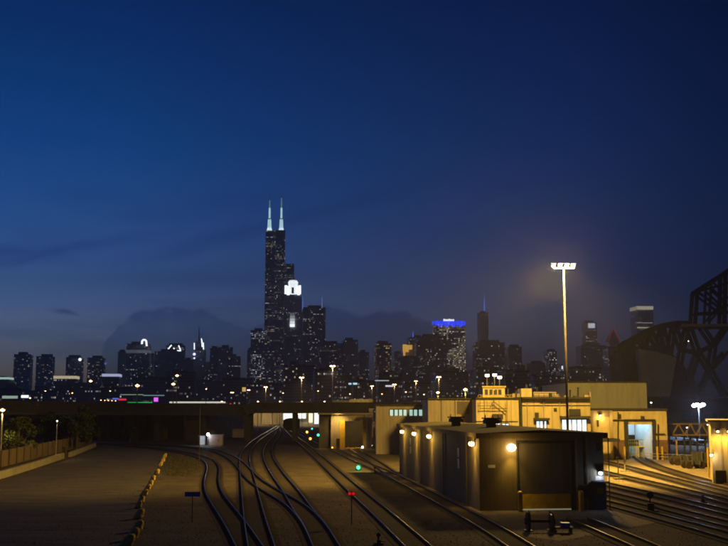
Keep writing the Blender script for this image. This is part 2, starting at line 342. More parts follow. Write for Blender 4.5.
# ------------------------------------------------------------------ ground, paved yard
def sheet(name, pts, z, m, kind='structure'):
    b = MB(); b.face([(p[0], p[1], z) for p in pts]); o = b.build(name, m); return tag(o, kind=kind)
gm = mat('ballast_ground', (0.115, 0.092, 0.072), 0.95, var=0.38, scale=0.35, bump=0.0)
nt = gm.node_tree; pb = nt.nodes['Principled BSDF']
n2 = nt.nodes.new('ShaderNodeTexNoise'); n2.inputs['Scale'].default_value = 5; n2.inputs['Detail'].default_value = 8
gg = nt.nodes.new('ShaderNodeNewGeometry'); nt.links.new(gg.outputs['Position'], n2.inputs['Vector'])
bb = nt.nodes.new('ShaderNodeBump'); bb.inputs['Strength'].default_value = 0.5; bb.inputs['Distance'].default_value = 0.2
nt.links.new(n2.outputs[0], bb.inputs['Height']); nt.links.new(bb.outputs[0], pb.inputs['Normal'])
sheet('ground', [(-3600, -40), (3600, -40), (3600, 4300), (-3600, 4300)], 0, gm)
asph = mat('worn_pavement', (0.125, 0.112, 0.105), 0.85, var=0.40, scale=0.3, bump=0.25, stretch=(0.6, 2.2, 1))
sheet('service_road', [G(-60, 560), G(118, 560), G(124, 546), G(142, 505), G(156, 470), G(164, 455), G(150, 447), G(104, 445), G(96, 450), G(66, 460), G(3, 480), G(-60, 500)], 0.004, asph)
apron = mat('concrete_apron', (0.14, 0.125, 0.11), 0.85, var=0.25, scale=0.3, bump=0.2)
sheet('concrete_apron', [G(470, 516), G(497, 533), G(560, 541), G(655, 523), G(660, 516), G(612, 510.5), G(480, 510.5)], 0.006, apron)
sheet('yard_apron', [G(607, 462), G(626, 458.5), G(700, 459), G(728, 470), G(760, 480), G(790, 540), G(700, 520), G(607, 500)], 0.005,
      mat('pale_yard_gravel', (0.26, 0.21, 0.15), 0.95, var=0.30, scale=0.5, bump=0.4))

# ------------------------------------------------------------------ railway tracks
def smooth(pts, it=2):
    for _ in range(it):
        q = [pts[0]]
        for a, b in zip(pts, pts[1:]): q += [a * 0.75 + b * 0.25, a * 0.25 + b * 0.75]
        q.append(pts[-1]); pts = q
    return pts
bed = mat('ballast_bed', (0.075, 0.060, 0.050), 0.95, var=0.35, scale=2.5, bump=0.5)
bn_ = bed.node_tree; b_ = bn_.nodes['Principled BSDF']
uvn = bn_.nodes.new('ShaderNodeUVMap'); sxn = bn_.nodes.new('ShaderNodeSeparateXYZ'); bn_.links.new(uvn.outputs[0], sxn.inputs[0])
fr = bn_.nodes.new('ShaderNodeMath'); fr.operation = 'FRACT'; dv = bn_.nodes.new('ShaderNodeMath'); dv.operation = 'DIVIDE'; dv.inputs[1].default_value = 0.56
bn_.links.new(sxn.outputs[1], dv.inputs[0]); bn_.links.new(dv.outputs[0], fr.inputs[0])
lt = bn_.nodes.new('ShaderNodeMath'); lt.operation = 'LESS_THAN'; lt.inputs[1].default_value = 0.42; bn_.links.new(fr.outputs[0], lt.inputs[0])
mxb = bn_.nodes.new('ShaderNodeMix'); mxb.data_type = 'RGBA'; bn_.links.new(lt.outputs[0], mxb.inputs['Factor'])
src = b_.inputs['Base Color'].links[0].from_socket; bn_.links.new(src, mxb.inputs['A']); mxb.inputs['B'].default_value = (0.028, 0.022, 0.018, 1)
bn_.links.new(mxb.outputs['Result'], b_.inputs['Base Color'])
def bmath(op, a, c):
    n = bn_.nodes.new('ShaderNodeMath'); n.operation = op
    for i, v in enumerate((a, c)):
        if isinstance(v, (int, float)): n.inputs[i].default_value = v
        else: bn_.links.new(v, n.inputs[i])
    return n.outputs[0]
dr = bmath('ABSOLUTE', bmath('SUBTRACT', bmath('ABSOLUTE', bmath('SUBTRACT', sxn.outputs[0], 1.25), 0), .7525), 0)  # bed colour darkened along each rail: painted rail shadow plus oil staining
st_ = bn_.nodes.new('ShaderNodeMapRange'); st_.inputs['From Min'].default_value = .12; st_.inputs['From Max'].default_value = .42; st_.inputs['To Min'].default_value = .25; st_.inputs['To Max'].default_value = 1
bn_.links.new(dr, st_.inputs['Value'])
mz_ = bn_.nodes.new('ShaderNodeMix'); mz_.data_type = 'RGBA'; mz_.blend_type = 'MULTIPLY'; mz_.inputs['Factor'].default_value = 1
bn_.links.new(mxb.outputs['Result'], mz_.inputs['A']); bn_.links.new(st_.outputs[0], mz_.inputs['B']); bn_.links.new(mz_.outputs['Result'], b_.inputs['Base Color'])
NT = [0]
def track(pix, label, group='railway tracks through the yard', bedded=True, start=None):
    k = NT[0]; NT[0] += 1; dzk = 0.003 * k
    pts = [G(*p) for p in pix]
    if bedded and pix[0][1] >= 546:                                     # run on past the frame
        d = (pts[0] - pts[1]).normalized(); pts = [pts[0] + d * 45] + pts
    c = smooth(pts, 3)
    root = thing('railway_track', label, 'railway track', (c[0].x, c[0].y, 0), group)
    nrm = []
    for i in range(len(c)):
        a = c[max(0, i - 1)]; b = c[min(len(c) - 1, i + 1)]; t = (b - a).normalized(); nrm.append(Vector((t.y, -t.x, 0)))
    b = MB(); L = 0
    for i in range(len(c) - 1):
        l2 = L + (c[i + 1] - c[i]).length; z = 0.012 + dzk
        b.face([(*(c[i] - nrm[i] * 1.25).xy, z), (*(c[i] + nrm[i] * 1.25).xy, z), (*(c[i + 1] + nrm[i + 1] * 1.25).xy, z), (*(c[i + 1] - nrm[i + 1] * 1.25).xy, z)],
               [(0, L), (2.5, L), (2.5, l2), (0, l2)]); L = l2
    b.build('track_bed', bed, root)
    for s in (-1, 1):
        b = MB(); off = 0.7525 * s; prof = [(-0.04, 0.02), (-0.035, 0.15), (-0.02, 0.175), (0.02, 0.175), (0.035, 0.15), (0.04, 0.02)]
        vs = []; fs = []; m = len(prof)
        for i in range(len(c)):
            p = c[i] + nrm[i] * off
            for (o_, z) in prof: vs.append(tuple(p + nrm[i] * o_ + Vector((0, 0, z + dzk))))
        for i in range(len(c) - 1):
            for j in range(m):
                a_ = i * m + j; b2 = i * m + (j + 1) % m; fs.append((a_, b2, b2 + m, a_ + m))
        b.mesh(vs, fs); b.build('rail', M_['rail'], root)
    return root
track([(248, 546), (235.5, 525), (221, 505), (213, 493), (211, 481), (214, 469), (210, 461.5), (200, 457), (182, 452.5), (150, 448), (100, 444), (60, 441)],
      'leftmost curving track, beside the blue flag, bending away left towards the road')
track([(260.8, 546), (254.4, 520), (248, 482), (243.8, 460), (247, 450), (254, 442), (266, 434), (276, 428), (284, 423)],
      'straight track in left centre that passes between the blue flag and the central crossover')
track([(325, 546), (315, 526), (302, 510), (291.5, 492.3), (277.5, 475), (269, 461), (267, 452), (271, 442), (277.5, 436), (279, 430), (274, 425.5), (266, 423)],
      'central track whose shiny rails hook left as they pass under the viaduct')
track([(325, 546), (314.5, 526), (301.5, 511), (288, 501), (270.5, 491.5), (252, 479.5), (241, 465), (229, 456), (212, 450), (182, 447), (140, 444.5), (90, 442)],
      'turnout track slanting from the upper left by the white hut into the central track')
track([(415.5, 546), (391, 523), (372, 506), (358, 494), (337, 475), (317, 456), (302, 443), (297, 439.5), (288, 431), (281, 424)],
      'long straight track running past the red marker lamp towards the dark wagon')
track([(516.5, 546), (497, 533), (462, 513), (414, 487.6), (389, 474.5), (364, 463.8), (348, 456), (337, 450.8), (325, 445.5), (309, 438.5), (298, 432)],
      'track hugging the lamp-lit long wall of the brown warehouse')
track([(402, 481.2), (389, 473), (377, 464), (366, 457), (357, 451.5), (352, 448), (347.5, 443.5)],
      'short siding leading into the portal of the small yellow building')
GL = 'parallel yard tracks right of the warehouse'
track([(830, 515), (728, 487.5), (693, 478.5), (667, 470.5), (650, 464.5), (640, 458), (636, 454)], 'farthest right yard track, curving into the lit bay of the yellow shed', GL)
track([(830, 522), (728, 495), (693, 485.5), (653, 475), (630, 468.5), (607, 463), (585, 458), (540, 450)], 'second right yard track, just below the one into the lit bay', GL)
track([(830, 533), (728, 502.5), (693, 494), (653, 484.5), (607, 473.8), (560, 463), (500, 450)], 'third right yard track, beside the thin white signal post', GL)
track([(830, 540), (728, 514), (666, 498.5), (607, 485.5), (560, 474), (500, 460)], 'fourth right yard track, through the bright orange gravel', GL)
track([(830, 554), (728, 526), (671, 511), (607, 494.5), (560, 483), (500, 468)], 'fifth right yard track, passing behind the dark switch stand', GL)
track([(830, 568), (728, 538), (690, 527), (653, 517), (607, 504.5), (560, 493), (500, 478)], 'nearest right yard track, coming out from behind the warehouse corner', GL)
track([(660, 556), (640, 546), (617, 536.5), (597, 528), (577, 520)], 'stub track set in the concrete in front of the warehouse door', 'railway tracks through the yard')

# ------------------------------------------------------------------ brown warehouse
WO = G(480, 511); WW, WL, WH = 9.91, 43.9, 5.8
def wb(): return MB(WO, E, N)
wh = thing('warehouse', 'long brown metal warehouse with wall lamps and a tall roll-up door', 'warehouse', WO)
def u_front(px):
    k = (px - 364) / F; return (k * WO.y - WO.x) / (E.x - k * E.y)
ud0, ud1 = u_front(515.5), u_front(567)
b = wb(); b.box(0.0, ud0 - .12, 0.0, 0.2, 0, WH); b.box(ud1 + .12, WW, 0.0, 0.2, 0, WH); b.box(ud0 - .12, ud1 + .12, 0.0, 0.2, 5.15, WH)
b.box(0, 0.2, 0.21, WL - 0.21, 0, WH); b.box(WW - 0.2, WW, 0.21, WL - 0.21, 0, WH); b.box(0, WW, WL - 0.2, WL, 0, WH)
b.build('wall', M_['clad_brown'], wh)
b = wb(); e_ = 0.25
b.prism([(-e_, -e_), (WW + e_, -e_), (WW + e_, WL + e_), (-e_, WL + e_)], WH + 0.003, WH + 0.10)
b.mesh([(-.2, -.2, WH + .1), (WW / 2, -.2, WH + .35), (WW + .2, -.2, WH + .1), (-.2, WL + .2, WH + .1), (WW / 2, WL + .2, WH + .35), (WW + .2, WL + .2, WH + .1)],
       [(0, 1, 4, 3), (1, 2, 5, 4), (0, 2, 1), (3, 4, 5)])
b.build('roof', M_['roof'], wh)
b = wb(); b.box(-e_ - .06, WW + e_ + .06, -e_ - .06, -e_ - .003, WH - .30, WH + .12); b.box(-e_ - .06, -e_ - .003, -e_, WL + e_, WH - .22, WH + .12); b.box(WW + e_ + .003, WW + e_ + .06, -e_, WL + e_, WH - .22, WH + .12)
b.build('fascia', M_['clad_brown'], wh)
rd = wb(); rd.box(ud0, ud1, 0.10, 0.16, 1.24, 5.12); rdo = rd.build('rollup_door', M_['door_brown'], wh)
b = wb(); b.box(ud0, ud1, 0.08, 0.15, 0.10, 1.23); b.build('lower_panel', M_['dull_yellow'], rdo)
b = wb(); b.box(ud0, ud1, 0.04, 0.13, 0.02, 0.095); b.build('glow_strip', emit('door_strip_glow', (.8, .8, .6), .22), rdo)  # pale strip at the door foot, given a faint glow of its own
b = wb(); b.box(ud0 - .12, ud0 - .005, -0.05, 0.09, 0, 5.15); b.box(ud1 + .005, ud1 + .12, -0.05, 0.09, 0, 5.15); b.box(ud0 - .12, ud1 + .12, -.05, .09, 5.153, 5.28)
b.build('door_frame', M_['steel'], wh)
a0, a1 = u_front(588.5), u_front(601.5)
b = wb(); b.box(a0, a1, -0.05, -0.003, 0.03, 2.05); md = b.build('door', M_['blue_door'], wh)
b = wb(); b.box(a1 - .18, a1 - .08, -0.13, -0.053, 0.95, 1.1); b.build('handle', M_['pole'], md)
b = wb(); b.box(a0 + .30, a1 - .25, -0.065, -0.053, 1.25, 1.62); b.build('notice', M_['dull_yellow'], md)
b = wb(); b.box(a0 - .1, a1 + .1, -0.55, -0.003, 2.12, 2.2); b.build('awning', M_['steel'], wh)
b = wb(); b.box(a0 + .22, a1 - .18, -0.04, -0.003, 2.26, 2.56); b.build('sign', M_['clad_grey'], wh)
b = wb(); b.box(u_front(486), u_front(493), -0.03, -0.003, 3.25, 3.48); b.build('sign', M_['white'], wh)
b = wb(); b.box(u_front(593), u_front(597.5), -0.04, -0.003, 4.55, 5.0); b.build('vent_grille', M_['steel'], wh)
for px in (573, 583, 604.5):
    b = wb(); b.tube((u_front(px), -.08, 0), (u_front(px), -.08, WH - .3), 0.05, n=8); b.build('downpipe', M_['clad_brown'], wh)
b = wb(); b.box(u_front(577), u_front(582), -.28, -.003, 1.0, 1.9); b.build('electrical_box', M_['steel'], wh)
def v_side(px):
    k = (px - 364) / F; return (k * WO.y - WO.x) / (N.x - k * N.y)
for px in (410, 457):                                             # pairs of white plates on the side wall
    v = v_side(px)
    b = wb(); b.box(-.03, -.003, v - .28, v + .28, 3.7, 4.45); b.build('sign', M_['white'], wh)
    b = wb(); b.box(-.03, -.003, v - .28, v + .28, 2.75, 3.55); b.build('sign', M_['white'], wh)
for px in (421, 443, 466):
    v = v_side(px); b = wb(); b.tube((-.09, v, 0), (-.09, v, WH - .2), 0.06, n=8); b.build('downpipe', M_['clad_brown'], wh)
def wall_lamp_parts(p, d, lens, parent, r=0.16, hood='steel'):
    """hooded lamp: p on the wall, d outward"""
    d = Vector(d); t = Vector((-d.y, d.x, 0)); m = MB(p, t, d)
    m.box(-.16, .16, 0.003, .10, -.12, .22); m.prism([(-.2, .10), (.2, .10), (.2, .42), (-.2, .42)], .17, .24)
    root = m.build('wall_lamp', M_[hood], parent)
    g = MB(p, t, d); g.ball((0, .27, .05), r, 10, 6, 0.8); g.build('lens', L_[lens], root, True)
    return root
for px in (473.5, 431, 416, 404):
    v = v_side(px); p = WO + N * v + Vector((0, 0, 5.0)); wall_lamp_parts(p, -E, 'sodium', wh, 0.25)
    q = p - E * 0.42 + Vector((0, 0, -.12))
    lamp('lamp_glow', 'SPOT', q, 750, (1, .58, .12), wh, 0.10, q + Vector((0, 0, -5)) + E * 0.25, 60, 1.0)
    lamp('lamp_spill', 'POINT', q - E * .5 + Vector((0, 0, -.1)), 160, SODIUM, wh, 0.2)
p = WO + E * u_front(508.5) + Vector((0, 0, 4.75)); wall_lamp_parts(p, -N, 'sodium', wh, 0.37)
q = p - N * 0.50 + Vector((0, 0, -.15))
lamp('lamp_glow', 'SPOT', q, 700, SODIUM, wh, 0.12, q + Vector((0, 0, -5)) + N * 0.35, 84, 1.0); lamp('lamp_spill', 'POINT', q - N * .3, 80, SODIUM, wh, 0.25)
p = WO + E * u_front(595.5) + Vector((0, 0, 2.75)); wall_lamp_parts(p, -N, 'white', wh, 0.13)
lamp('lamp_glow', 'POINT', p - N * 0.60 - Vector((0, 0, .12)), 26, (0.45, 0.62, 1.0), wh, 0.12)
def rooftop_vent(px, D, label):
    a = AT(px, 420, D); z0 = WH + 0.05; o = Vector((a.x, D, z0)); r = thing('roof_ventilator', label, 'roof vent', o, 'ventilators on the warehouse roof')
    m = MB(o, E, N); m.box(-.38, .38, -.38, .38, 0, .55); m.build('curb', M_['steel'], r)
    m = MB(o, E, N); m.box(-.62, .62, -.62, .62, .56, .92); m.box(-.72, .72, -.72, .72, .98, 1.10); m.box(-.5, .5, -.5, .5, .9, 1.0); m.build('hood', M_['steel'], r)
    for s in (-.6, .6): m = MB(o, E, N); m.bar((s, -.3, 1.1), (s, -.3, 1.35), .07); m.build('lifting_lug', M_['steel'], r)
rooftop_vent(456, 102, 'dark square roof vent farther along the warehouse roof')
rooftop_vent(491, 93, 'dark square roof vent nearer on the warehouse roof')
def bollard(px, label):
    u = u_front(px); o = WO + E * u - N * 0.9
    m = MB(o, E, N); m.tube((0, 0, 0), (0, 0, 1.45), .19, n=14); m.ball((0, 0, 1.45), .19, 14, 6, .6)
    tag(m.build('bollard', M_['yellow'], None, False), label, 'bollard', 'yellow bollards guarding the warehouse door')
bollard(514, 'yellow steel bollard left of the roll-up door'); bollard(573, 'yellow steel bollard between roll-up door and blue door')

# ------------------------------------------------------------------ yard buildings right
D1 = 150.0
def pbox(px0, px1, y_top, D, depth, ybot=None, m=None):
    """axis box whose front stands at depth D, from photo columns and a top row"""
    m = m or MB(); x0 = AT(px0, 400, D).x; x1 = AT(px1, 400, D).x; z1 = ZT(y_top, D); z0 = 0 if ybot is None else ZT(ybot, D)
    m.box(x0, x1, D, D + depth, z0, z1); return m
def X(px, D): return AT(px, 400, D).x
bw = thing('maintenance_building', 'long cream-clad maintenance building lit bright orange, behind the warehouse', 'building', (X(530, D1), D1, 0))
pbox(476, 518.5, 399.5, D1, 22).build('wall', M_['clad_cream'], bw)
pbox(522, 590, 399, D1 + 1, 22).build('wall', M_['clad_cream'], bw)
pbox(518.6, 521.9, 400.5, D1 + 1.5, 20).build('recess_wall', M_['clad_grey'], bw)
for a, c, y in ((475.6, 518.9, 399.4), (521.8, 590.4, 398.9)):
    m = MB(); z = ZT(y, D1); m.box(X(a, D1), X(c, D1), D1 - .25, D1 + 22, z + .003, z + .28); m.build('roof', M_['roofdark'], bw)
m = MB()
for px in (487, 499, 511, 535, 553, 578): m.box(X(px, D1) - .04, X(px, D1) + .04, D1 - .05 + (1 if px > 520 else 0), D1 - .003 + (1 if px > 520 else 0), 0, ZT(400, D1))
m.build('panel_joint', M_['clad_grey'], bw)
for px in (519.2, 521.2): m = MB(); m.tube((X(px, D1), D1 + .6, 0), (X(px, D1), D1 + .6, ZT(397, D1)), .14, n=8); m.build('downpipe', M_['steel'], bw)
def window(px0, px1, y0, y1, D, parent, lens='win', bars=2):
    m = MB(); a, c = X(px0, D), X(px1, D); z0, z1 = ZT(y1, D), ZT(y0, D)
    for x in [a + (c - a) * i / bars for i in range(bars + 1)]: m.box(x - .06, x + .06, D - .10, D - .003, z0, z1)
    m.box(a + .06, c - .06, D - .09, D - .003, z1 - .1, z1 + .02)
    f = m.build('window', M_['steel'], parent)
    m = MB(); m.box(a + .06, c - .06, D - .05, D - .004, z0 + .02, z1 - .12); m.build('pane', L_[lens], f); return f
window(493.5, 500, 422.5, 430, D1, bw); window(501.5, 508.5, 423, 430, D1, bw)
window(535.5, 546, 420.5, 430, D1 + 1, bw, 'win', 3); window(561, 586, 419, 432, D1 + 1, bw, 'win', 5)
def wbox(px0, px1, y0, y1, D, parent, name, mm, th=.4):
    m = MB(); m.box(X(px0, D), X(px1, D), D - th, D - .003, ZT(y1, D), ZT(y0, D)); return m.build(name, M_[mm], parent)
wbox(533, 548, 418, 420, D1 + 1, bw, 'canopy', 'steel', 1.2); wbox(559, 588, 416, 418.4, D1 + 1, bw, 'canopy', 'steel', 1.4)
wbox(568.5, 579, 409, 415.5, D1 + 1, bw, 'ventilation_unit', 'steel', .9); wbox(492, 502, 414, 419.5, D1, bw, 'ventilation_unit', 'steel', .9)
wbox(534.5, 538, 412.5, 419, D1 + 1, bw, 'electrical_box', 'steel', .4); wbox(553.5, 556.5, 408, 411.5, D1 + 1, bw, 'vent_grille', 'steel', .15)
# stair on the bright wall
m = MB(); D = D1 - .8
m.bar(AT(480, 408.5, D), AT(507, 408.5, D), .09); m.bar(AT(480, 400, D), AT(480, 410, D), .07); m.bar(AT(494, 400, D), AT(490, 408, D), .07); m.bar(AT(494, 402, D), AT(507, 412, D), .10)
m.bar(AT(507, 400, D), AT(507, 424, D), .07); m.bar(AT(480, 403, D), AT(494, 403, D), .05); m.bar(AT(494, 400, D), AT(494, 409, D), .07)
m.build('access_stair', M_['steel'], bw)
# rooftop plant
ph = pbox(483, 505, 387.5, D1 + 6, 6, 399.5); ph.build('rooftop_penthouse', M_['clad_cream'], bw)
m = MB(); m.box(X(482, D1 + 6), X(506, D1 + 6), D1 + 5.6, D1 + 12.4, ZT(387.4, D1 + 6), ZT(386, D1 + 6)); m.build('penthouse_roof', M_['dull_yellow'], bw)
for a in (485, 489.5, 494, 498.5): wbox(a, a + 3, 389.5, 395, D1 + 6, bw, 'window', 'steel', .12)
m = MB()
for a in range(478, 516, 4): m.bar(AT(a, 399.5, D1 + 1), AT(a, 395, D1 + 1), .06)
for y in (395, 397.2): m.bar(AT(478, y, D1 + 1), AT(515, y, D1 + 1), .06)
m.build('roof_railing', M_['yellow'], bw)
pbox(521.5, 532, 388.5, D1 + 4, 4, 399).build('rooftop_cabinet', M_['clad_cream'], bw)
pbox(512.5, 520, 393.5, D1 + 5, 4, 399).build('rooftop_cabinet', M_['clad_grey'], bw)
m = MB(); m.tube(AT(533, 395, D1 + 5), AT(556, 395, D1 + 5), .5, n=12); m.tube(AT(556, 395, D1 + 5), AT(558, 400, D1 + 5), .5, n=12); m.build('duct', M_['tank'], bw)
m = MB()
for a in range(534, 566, 5): m.bar(AT(a, 399, D1 + 2), AT(a, 393.5, D1 + 2), .06)
m.bar(AT(534, 393.5, D1 + 2), AT(565, 393.5, D1 + 2), .06); m.bar(AT(534, 396, D1 + 2), AT(565, 396, D1 + 2), .05); m.build('roof_railing', M_['steel'], bw)
for i, (px, py) in enumerate(((487, 375.5), (494.5, 375), (499.5, 377.5))):
    r = thing('flood_lamp', ['leftmost of three white floodlights above the rooftop penthouse', 'middle one of three white floodlights above the rooftop penthouse', 'rightmost of three white floodlights, set lower above the penthouse'][i], 'floodlight', AT(px, 386, D1 + 9), 'white floodlights over the penthouse')
    m = MB(); m.tube(AT(px, 386, D1 + 9), AT(px, py, D1 + 9), .06, n=6); m.build('pole', M_['pole'], r)
    p = AT(px, py, D1 + 9); m = MB(p); m.box(-.35, .35, -.2, .2, -.15, .2); h = m.build('housing', M_['steel'], r)
    m = MB(p); m.box(-.3, .3, -.26, -.205, -.17, .17); m.build('lens', L_['farw'], r)
lamp('roof_work_light', 'POINT', AT(494, 392, D1 + 2), 380, (1.0, 0.72, 0.20), None, .3)
rq = random.Random(31)
for px, w_, y0 in ((479, 1.6, 394.5), (510, 1.2, 396), (525, 1.0, 384.5), (541, 1.8, 395.5), (549, 1.2, 393), (563, 2.0, 395.5), (573, 1.3, 396), (583, 2.4, 395), (588, .8, 392)):
    wbox(px, px + w_ * 1.6, y0, 399.2, D1 + 3 + rq.random() * 6, bw, 'roof_unit', rq.choice(['steel', 'clad_grey', 'clad_cream']), 1.2)
for px, y0 in ((508, 389), (516, 391), (537, 388.5), (546, 390), (570, 390.5), (578, 388)):
    m = MB(); q0 = AT(px, 399, D1 + 5); m.tube(q0, AT(px, y0, D1 + 5), .13, n=8); m.tube(AT(px, y0, D1 + 5), AT(px, y0 - .8, D1 + 5), .24, .08, n=8); m.build('exhaust_stack', M_['steel'], bw)
for a, c, y in ((522, 590, 405.5), (476, 518, 421.5), (540, 566, 403)):
    m = MB(); m.tube(AT(a, y, D1 - .1 + (1 if a > 520 else 0)), AT(c, y, D1 - .1 + (1 if a > 520 else 0)), .07, n=6); m.build('wall_pipe', M_['steel'], bw)
for px in (527, 543.5, 559.5, 571, 484.5): m = MB(); dd = D1 - .1 + (1 if px > 520 else 0); m.tube((X(px, dd), dd, 0), (X(px, dd), dd, ZT(399.5, dd)), .08, n=6); m.build('downpipe', M_['clad_grey'], bw)
# pale upper hall
uh = thing('upper_hall', 'plain pale windowless hall rising behind the orange-lit building', 'building', (X(608, 176), 176, 0))
pbox(568, 647, 382.6, 176, 25).build('wall', M_['clad_pale'], uh)
m = MB(); m.box(X(567.5, 176), X(647.5, 176), 175.6, 201, ZT(382.5, 176), ZT(381.4, 176)); m.build('roof', M_['roofdark'], uh)
for px in (601, 627): m = MB(); m.box(X(px, 176) - .05, X(px, 176) + .05, 175.95, 175.997, 0, ZT(383, 176)); m.build('panel_joint', M_['clad_grey'], uh)
# grey wing left, with window strip
gw = thing('grey_wing', 'unlit grey flat wing left of the orange-lit building', 'building', (X(450, 156), 156, 0))
pbox(428, 475.5, 399.5, 156, 20).build('wall', M_['clad_grey'], gw)
m = MB(); m.box(X(427.5, 156), X(475.5, 156), 155.6, 176.3, ZT(399.4, 156), ZT(398.2, 156)); m.build('roof', M_['roofdark'], gw)
wbox(457, 469, 401.5, 414, 156, gw, 'loading_door', 'door_brown', .1)
for px in (441, 455): m = MB(); m.box(X(px, 156) - .05, X(px, 156) + .05, 155.95, 155.997, 0, ZT(400, 156)); m.build('panel_joint', M_['steel'], gw)
ww = thing('office_wing', 'low dark wing with a strip of pale green-white windows', 'building', (X(408, 172), 172, 0))
pbox(376, 429, 406, 172, 12).build('wall', M_['clad_grey'], ww)
for a in (389.5, 394.2, 398.6, 403, 409, 413.5, 418.5, 424): window(a, a + 3.9, 409, 415.8, 172, ww, 'wing', 1)
m = MB(); m.box(X(375.5, 172), X(429.5, 172), 171.7, 184.5, ZT(405.9, 172), ZT(404.6, 172)); m.build('roof', M_['roofdark'], ww)
# shed with lit bay
D2 = 155.0
sh = thing('engine_shed', 'orange-lit yellow shed with a tall open bay glowing bluish white', 'shed', (X(640, D2), D2, 0))
zt = ZT(410.5, D2); dz1 = ZT(424.5, D2)
m = MB(); m.box(X(590.5, D2), X(612, D2), D2 + 2, D2 + 18, 0, ZT(409.5, D2)); m.build('side_wall', M_['clad_cream'], sh)
mid = ZT(440, D2)
m = MB(); m.box(X(612.2, D2), X(627, D2), D2, D2 + .3, mid + .003, zt); m.box(X(651, D2), X(666, D2), D2, D2 + .3, mid + .003, zt); m.box(X(627, D2) + .002, X(651, D2) - .002, D2, D2 + .3, dz1, zt)
m.box(X(665, D2), X(666, D2), D2 + .31, D2 + 18, 0, zt); m.box(X(612.2, D2), X(613, D2), D2 + .31, D2 + 18, 0, zt); m.box(X(613, D2), X(665, D2), D2 + 17.7, D2 + 18, 0, zt - .01)
m.build('wall', M_['clad_cream'], sh)
for a, c in ((612.2, 627), (651, 666)): m = MB(); m.box(X(a, D2), X(c, D2), D2 - .03, D2 + .3, 0, mid); m.build('brick_plinth', M_['brick'], sh)
m = MB(); m.box(X(589.5, D2), X(666.6, D2), D2 - .3, D2 + 18.2, zt + .02, zt + .3); m.build('roof', M_['roofdark'], sh)
m = MB(); m.box(X(623, D2), X(627, D2), D2 - .25, D2 - .035, 0, dz1 + .5); m.box(X(651, D2), X(654, D2), D2 - .25, D2 - .035, 0, dz1 + .5); m.box(X(623, D2), X(654, D2), D2 - .25, D2 - .035, dz1 + .52, dz1 + .8)
m.build('bay_frame', M_['steel'], sh)
m = MB(); m.box(X(627, D2) + .02, X(651, D2) - .02, D2 + 10, D2 + 10.2, 0.01, zt - .3); m.box(X(626, D2), X(627, D2) - .05, D2 + .4, D2 + 10, .01, zt - .3); m.box(X(651, D2) + .05, X(652, D2), D2 + .4, D2 + 10, .01, zt - .3)
m.build('bay_lining', M_['white'], sh)
m = MB(); zp = ZT(447.5, D2)
m.box(X(627.5, D2), X(651, D2), D2 + 5, D2 + 8, zp - .15, zp)
for px in (629, 632.5, 638, 643, 645.5): m.box(X(px, D2) - .09, X(px, D2) + .09, D2 + 5, D2 + 5.2, 0, zp - .16)
m.build('work_platform', M_['yellow'], sh)
m = MB()
for px in range(628, 652, 2): m.bar((X(px, D2), D2 + 5, zp), (X(px, D2), D2 + 5, zp + 1.0), .05)
m.bar((X(628, D2), D2 + 5, zp + 1), (X(651, D2), D2 + 5, zp + 1), .08); m.bar((X(628, D2), D2 + 5, zp + .5), (X(651, D2), D2 + 5, zp + .5), .06); m.build('platform_railing', M_['yellow'], sh)
m = MB(); m.box(X(634, D2), X(638, D2), D2 + 6, D2 + 7, zp, zp + 1.3); m.box(X(639, D2), X(644, D2), D2 + 6, D2 + 7, zp, zp + 1.7); m.box(X(645, D2), X(648, D2), D2 + 6, D2 + 7, zp, zp + 1.0); m.build('machinery', M_['rust'], sh)
for k in range(3):
    m = MB(); m.box(X(629, D2), X(649, D2), D2 + 2 + 3 * k, D2 + 2.3 + 3 * k, zt - .5, zt - .4); m.build('ceiling_light', L_['hall'], sh)
lamp('bay_light', 'POINT', (X(639, D2), D2 + 3, zt - 1), 420, (0.50, 0.80, 1.0), sh, .8); lamp('bay_light', 'POINT', (X(639, D2), D2 + 7, zt - 1), 380, (0.50, 0.80, 1.0), sh, .8)
p = Vector((X(602.5, D2), D2 + 2, ZT(416, D2))); wall_lamp_parts(p, (0, -1, 0), 'sodium', sh, .12); lamp('lamp_glow', 'POINT', p + Vector((0, -.6, -.1)), 90, (1, .62, .2), sh, .2)
for px in (596, 609.5): wbox(px, px + 2, 420, 426.5, D2 + 2, sh, 'vent_grille', 'steel', .15)
wbox(591, 612, 438, 441, D2 - 2, sh, 'canopy', 'roofdark', 4)
m = MB(); z = ZT(421, D2)
for a, c in (((613, 420), (655, 420)), ((655, 420), (655, 434)), ((655, 434), (665, 434)), ((618, 412), (618, 458)), ((658, 424), (658, 456))): m.tube(AT(a[0], a[1], D2 - .3), AT(c[0], c[1], D2 - .3), .09, n=6)
m.build('wall_pipe', M_['steel'], sh)
wbox(640, 643, 416, 419, D2, sh, 'electrical_box', 'steel', .35); wbox(617.5, 620, 414, 418, D2, sh, 'electrical_box', 'steel', .35)
for px, lb in ((655.5, 'yellow post right of the lit bay opening'), (660.5, 'slim yellow post nearer the shed corner'), (623, 'yellow post left of the lit bay opening')):
    o = Vector((X(px, D2 - 1.5), D2 - 1.5, 0)); m = MB(o); m.tube((0, 0, 0), (0, 0, 1.9), .16, n=10); m.ball((0, 0, 1.9), .16, 10, 6, .6); tag(m.build('bollard', M_['yellow']), lb, 'bollard', 'yellow posts at the shed bay')
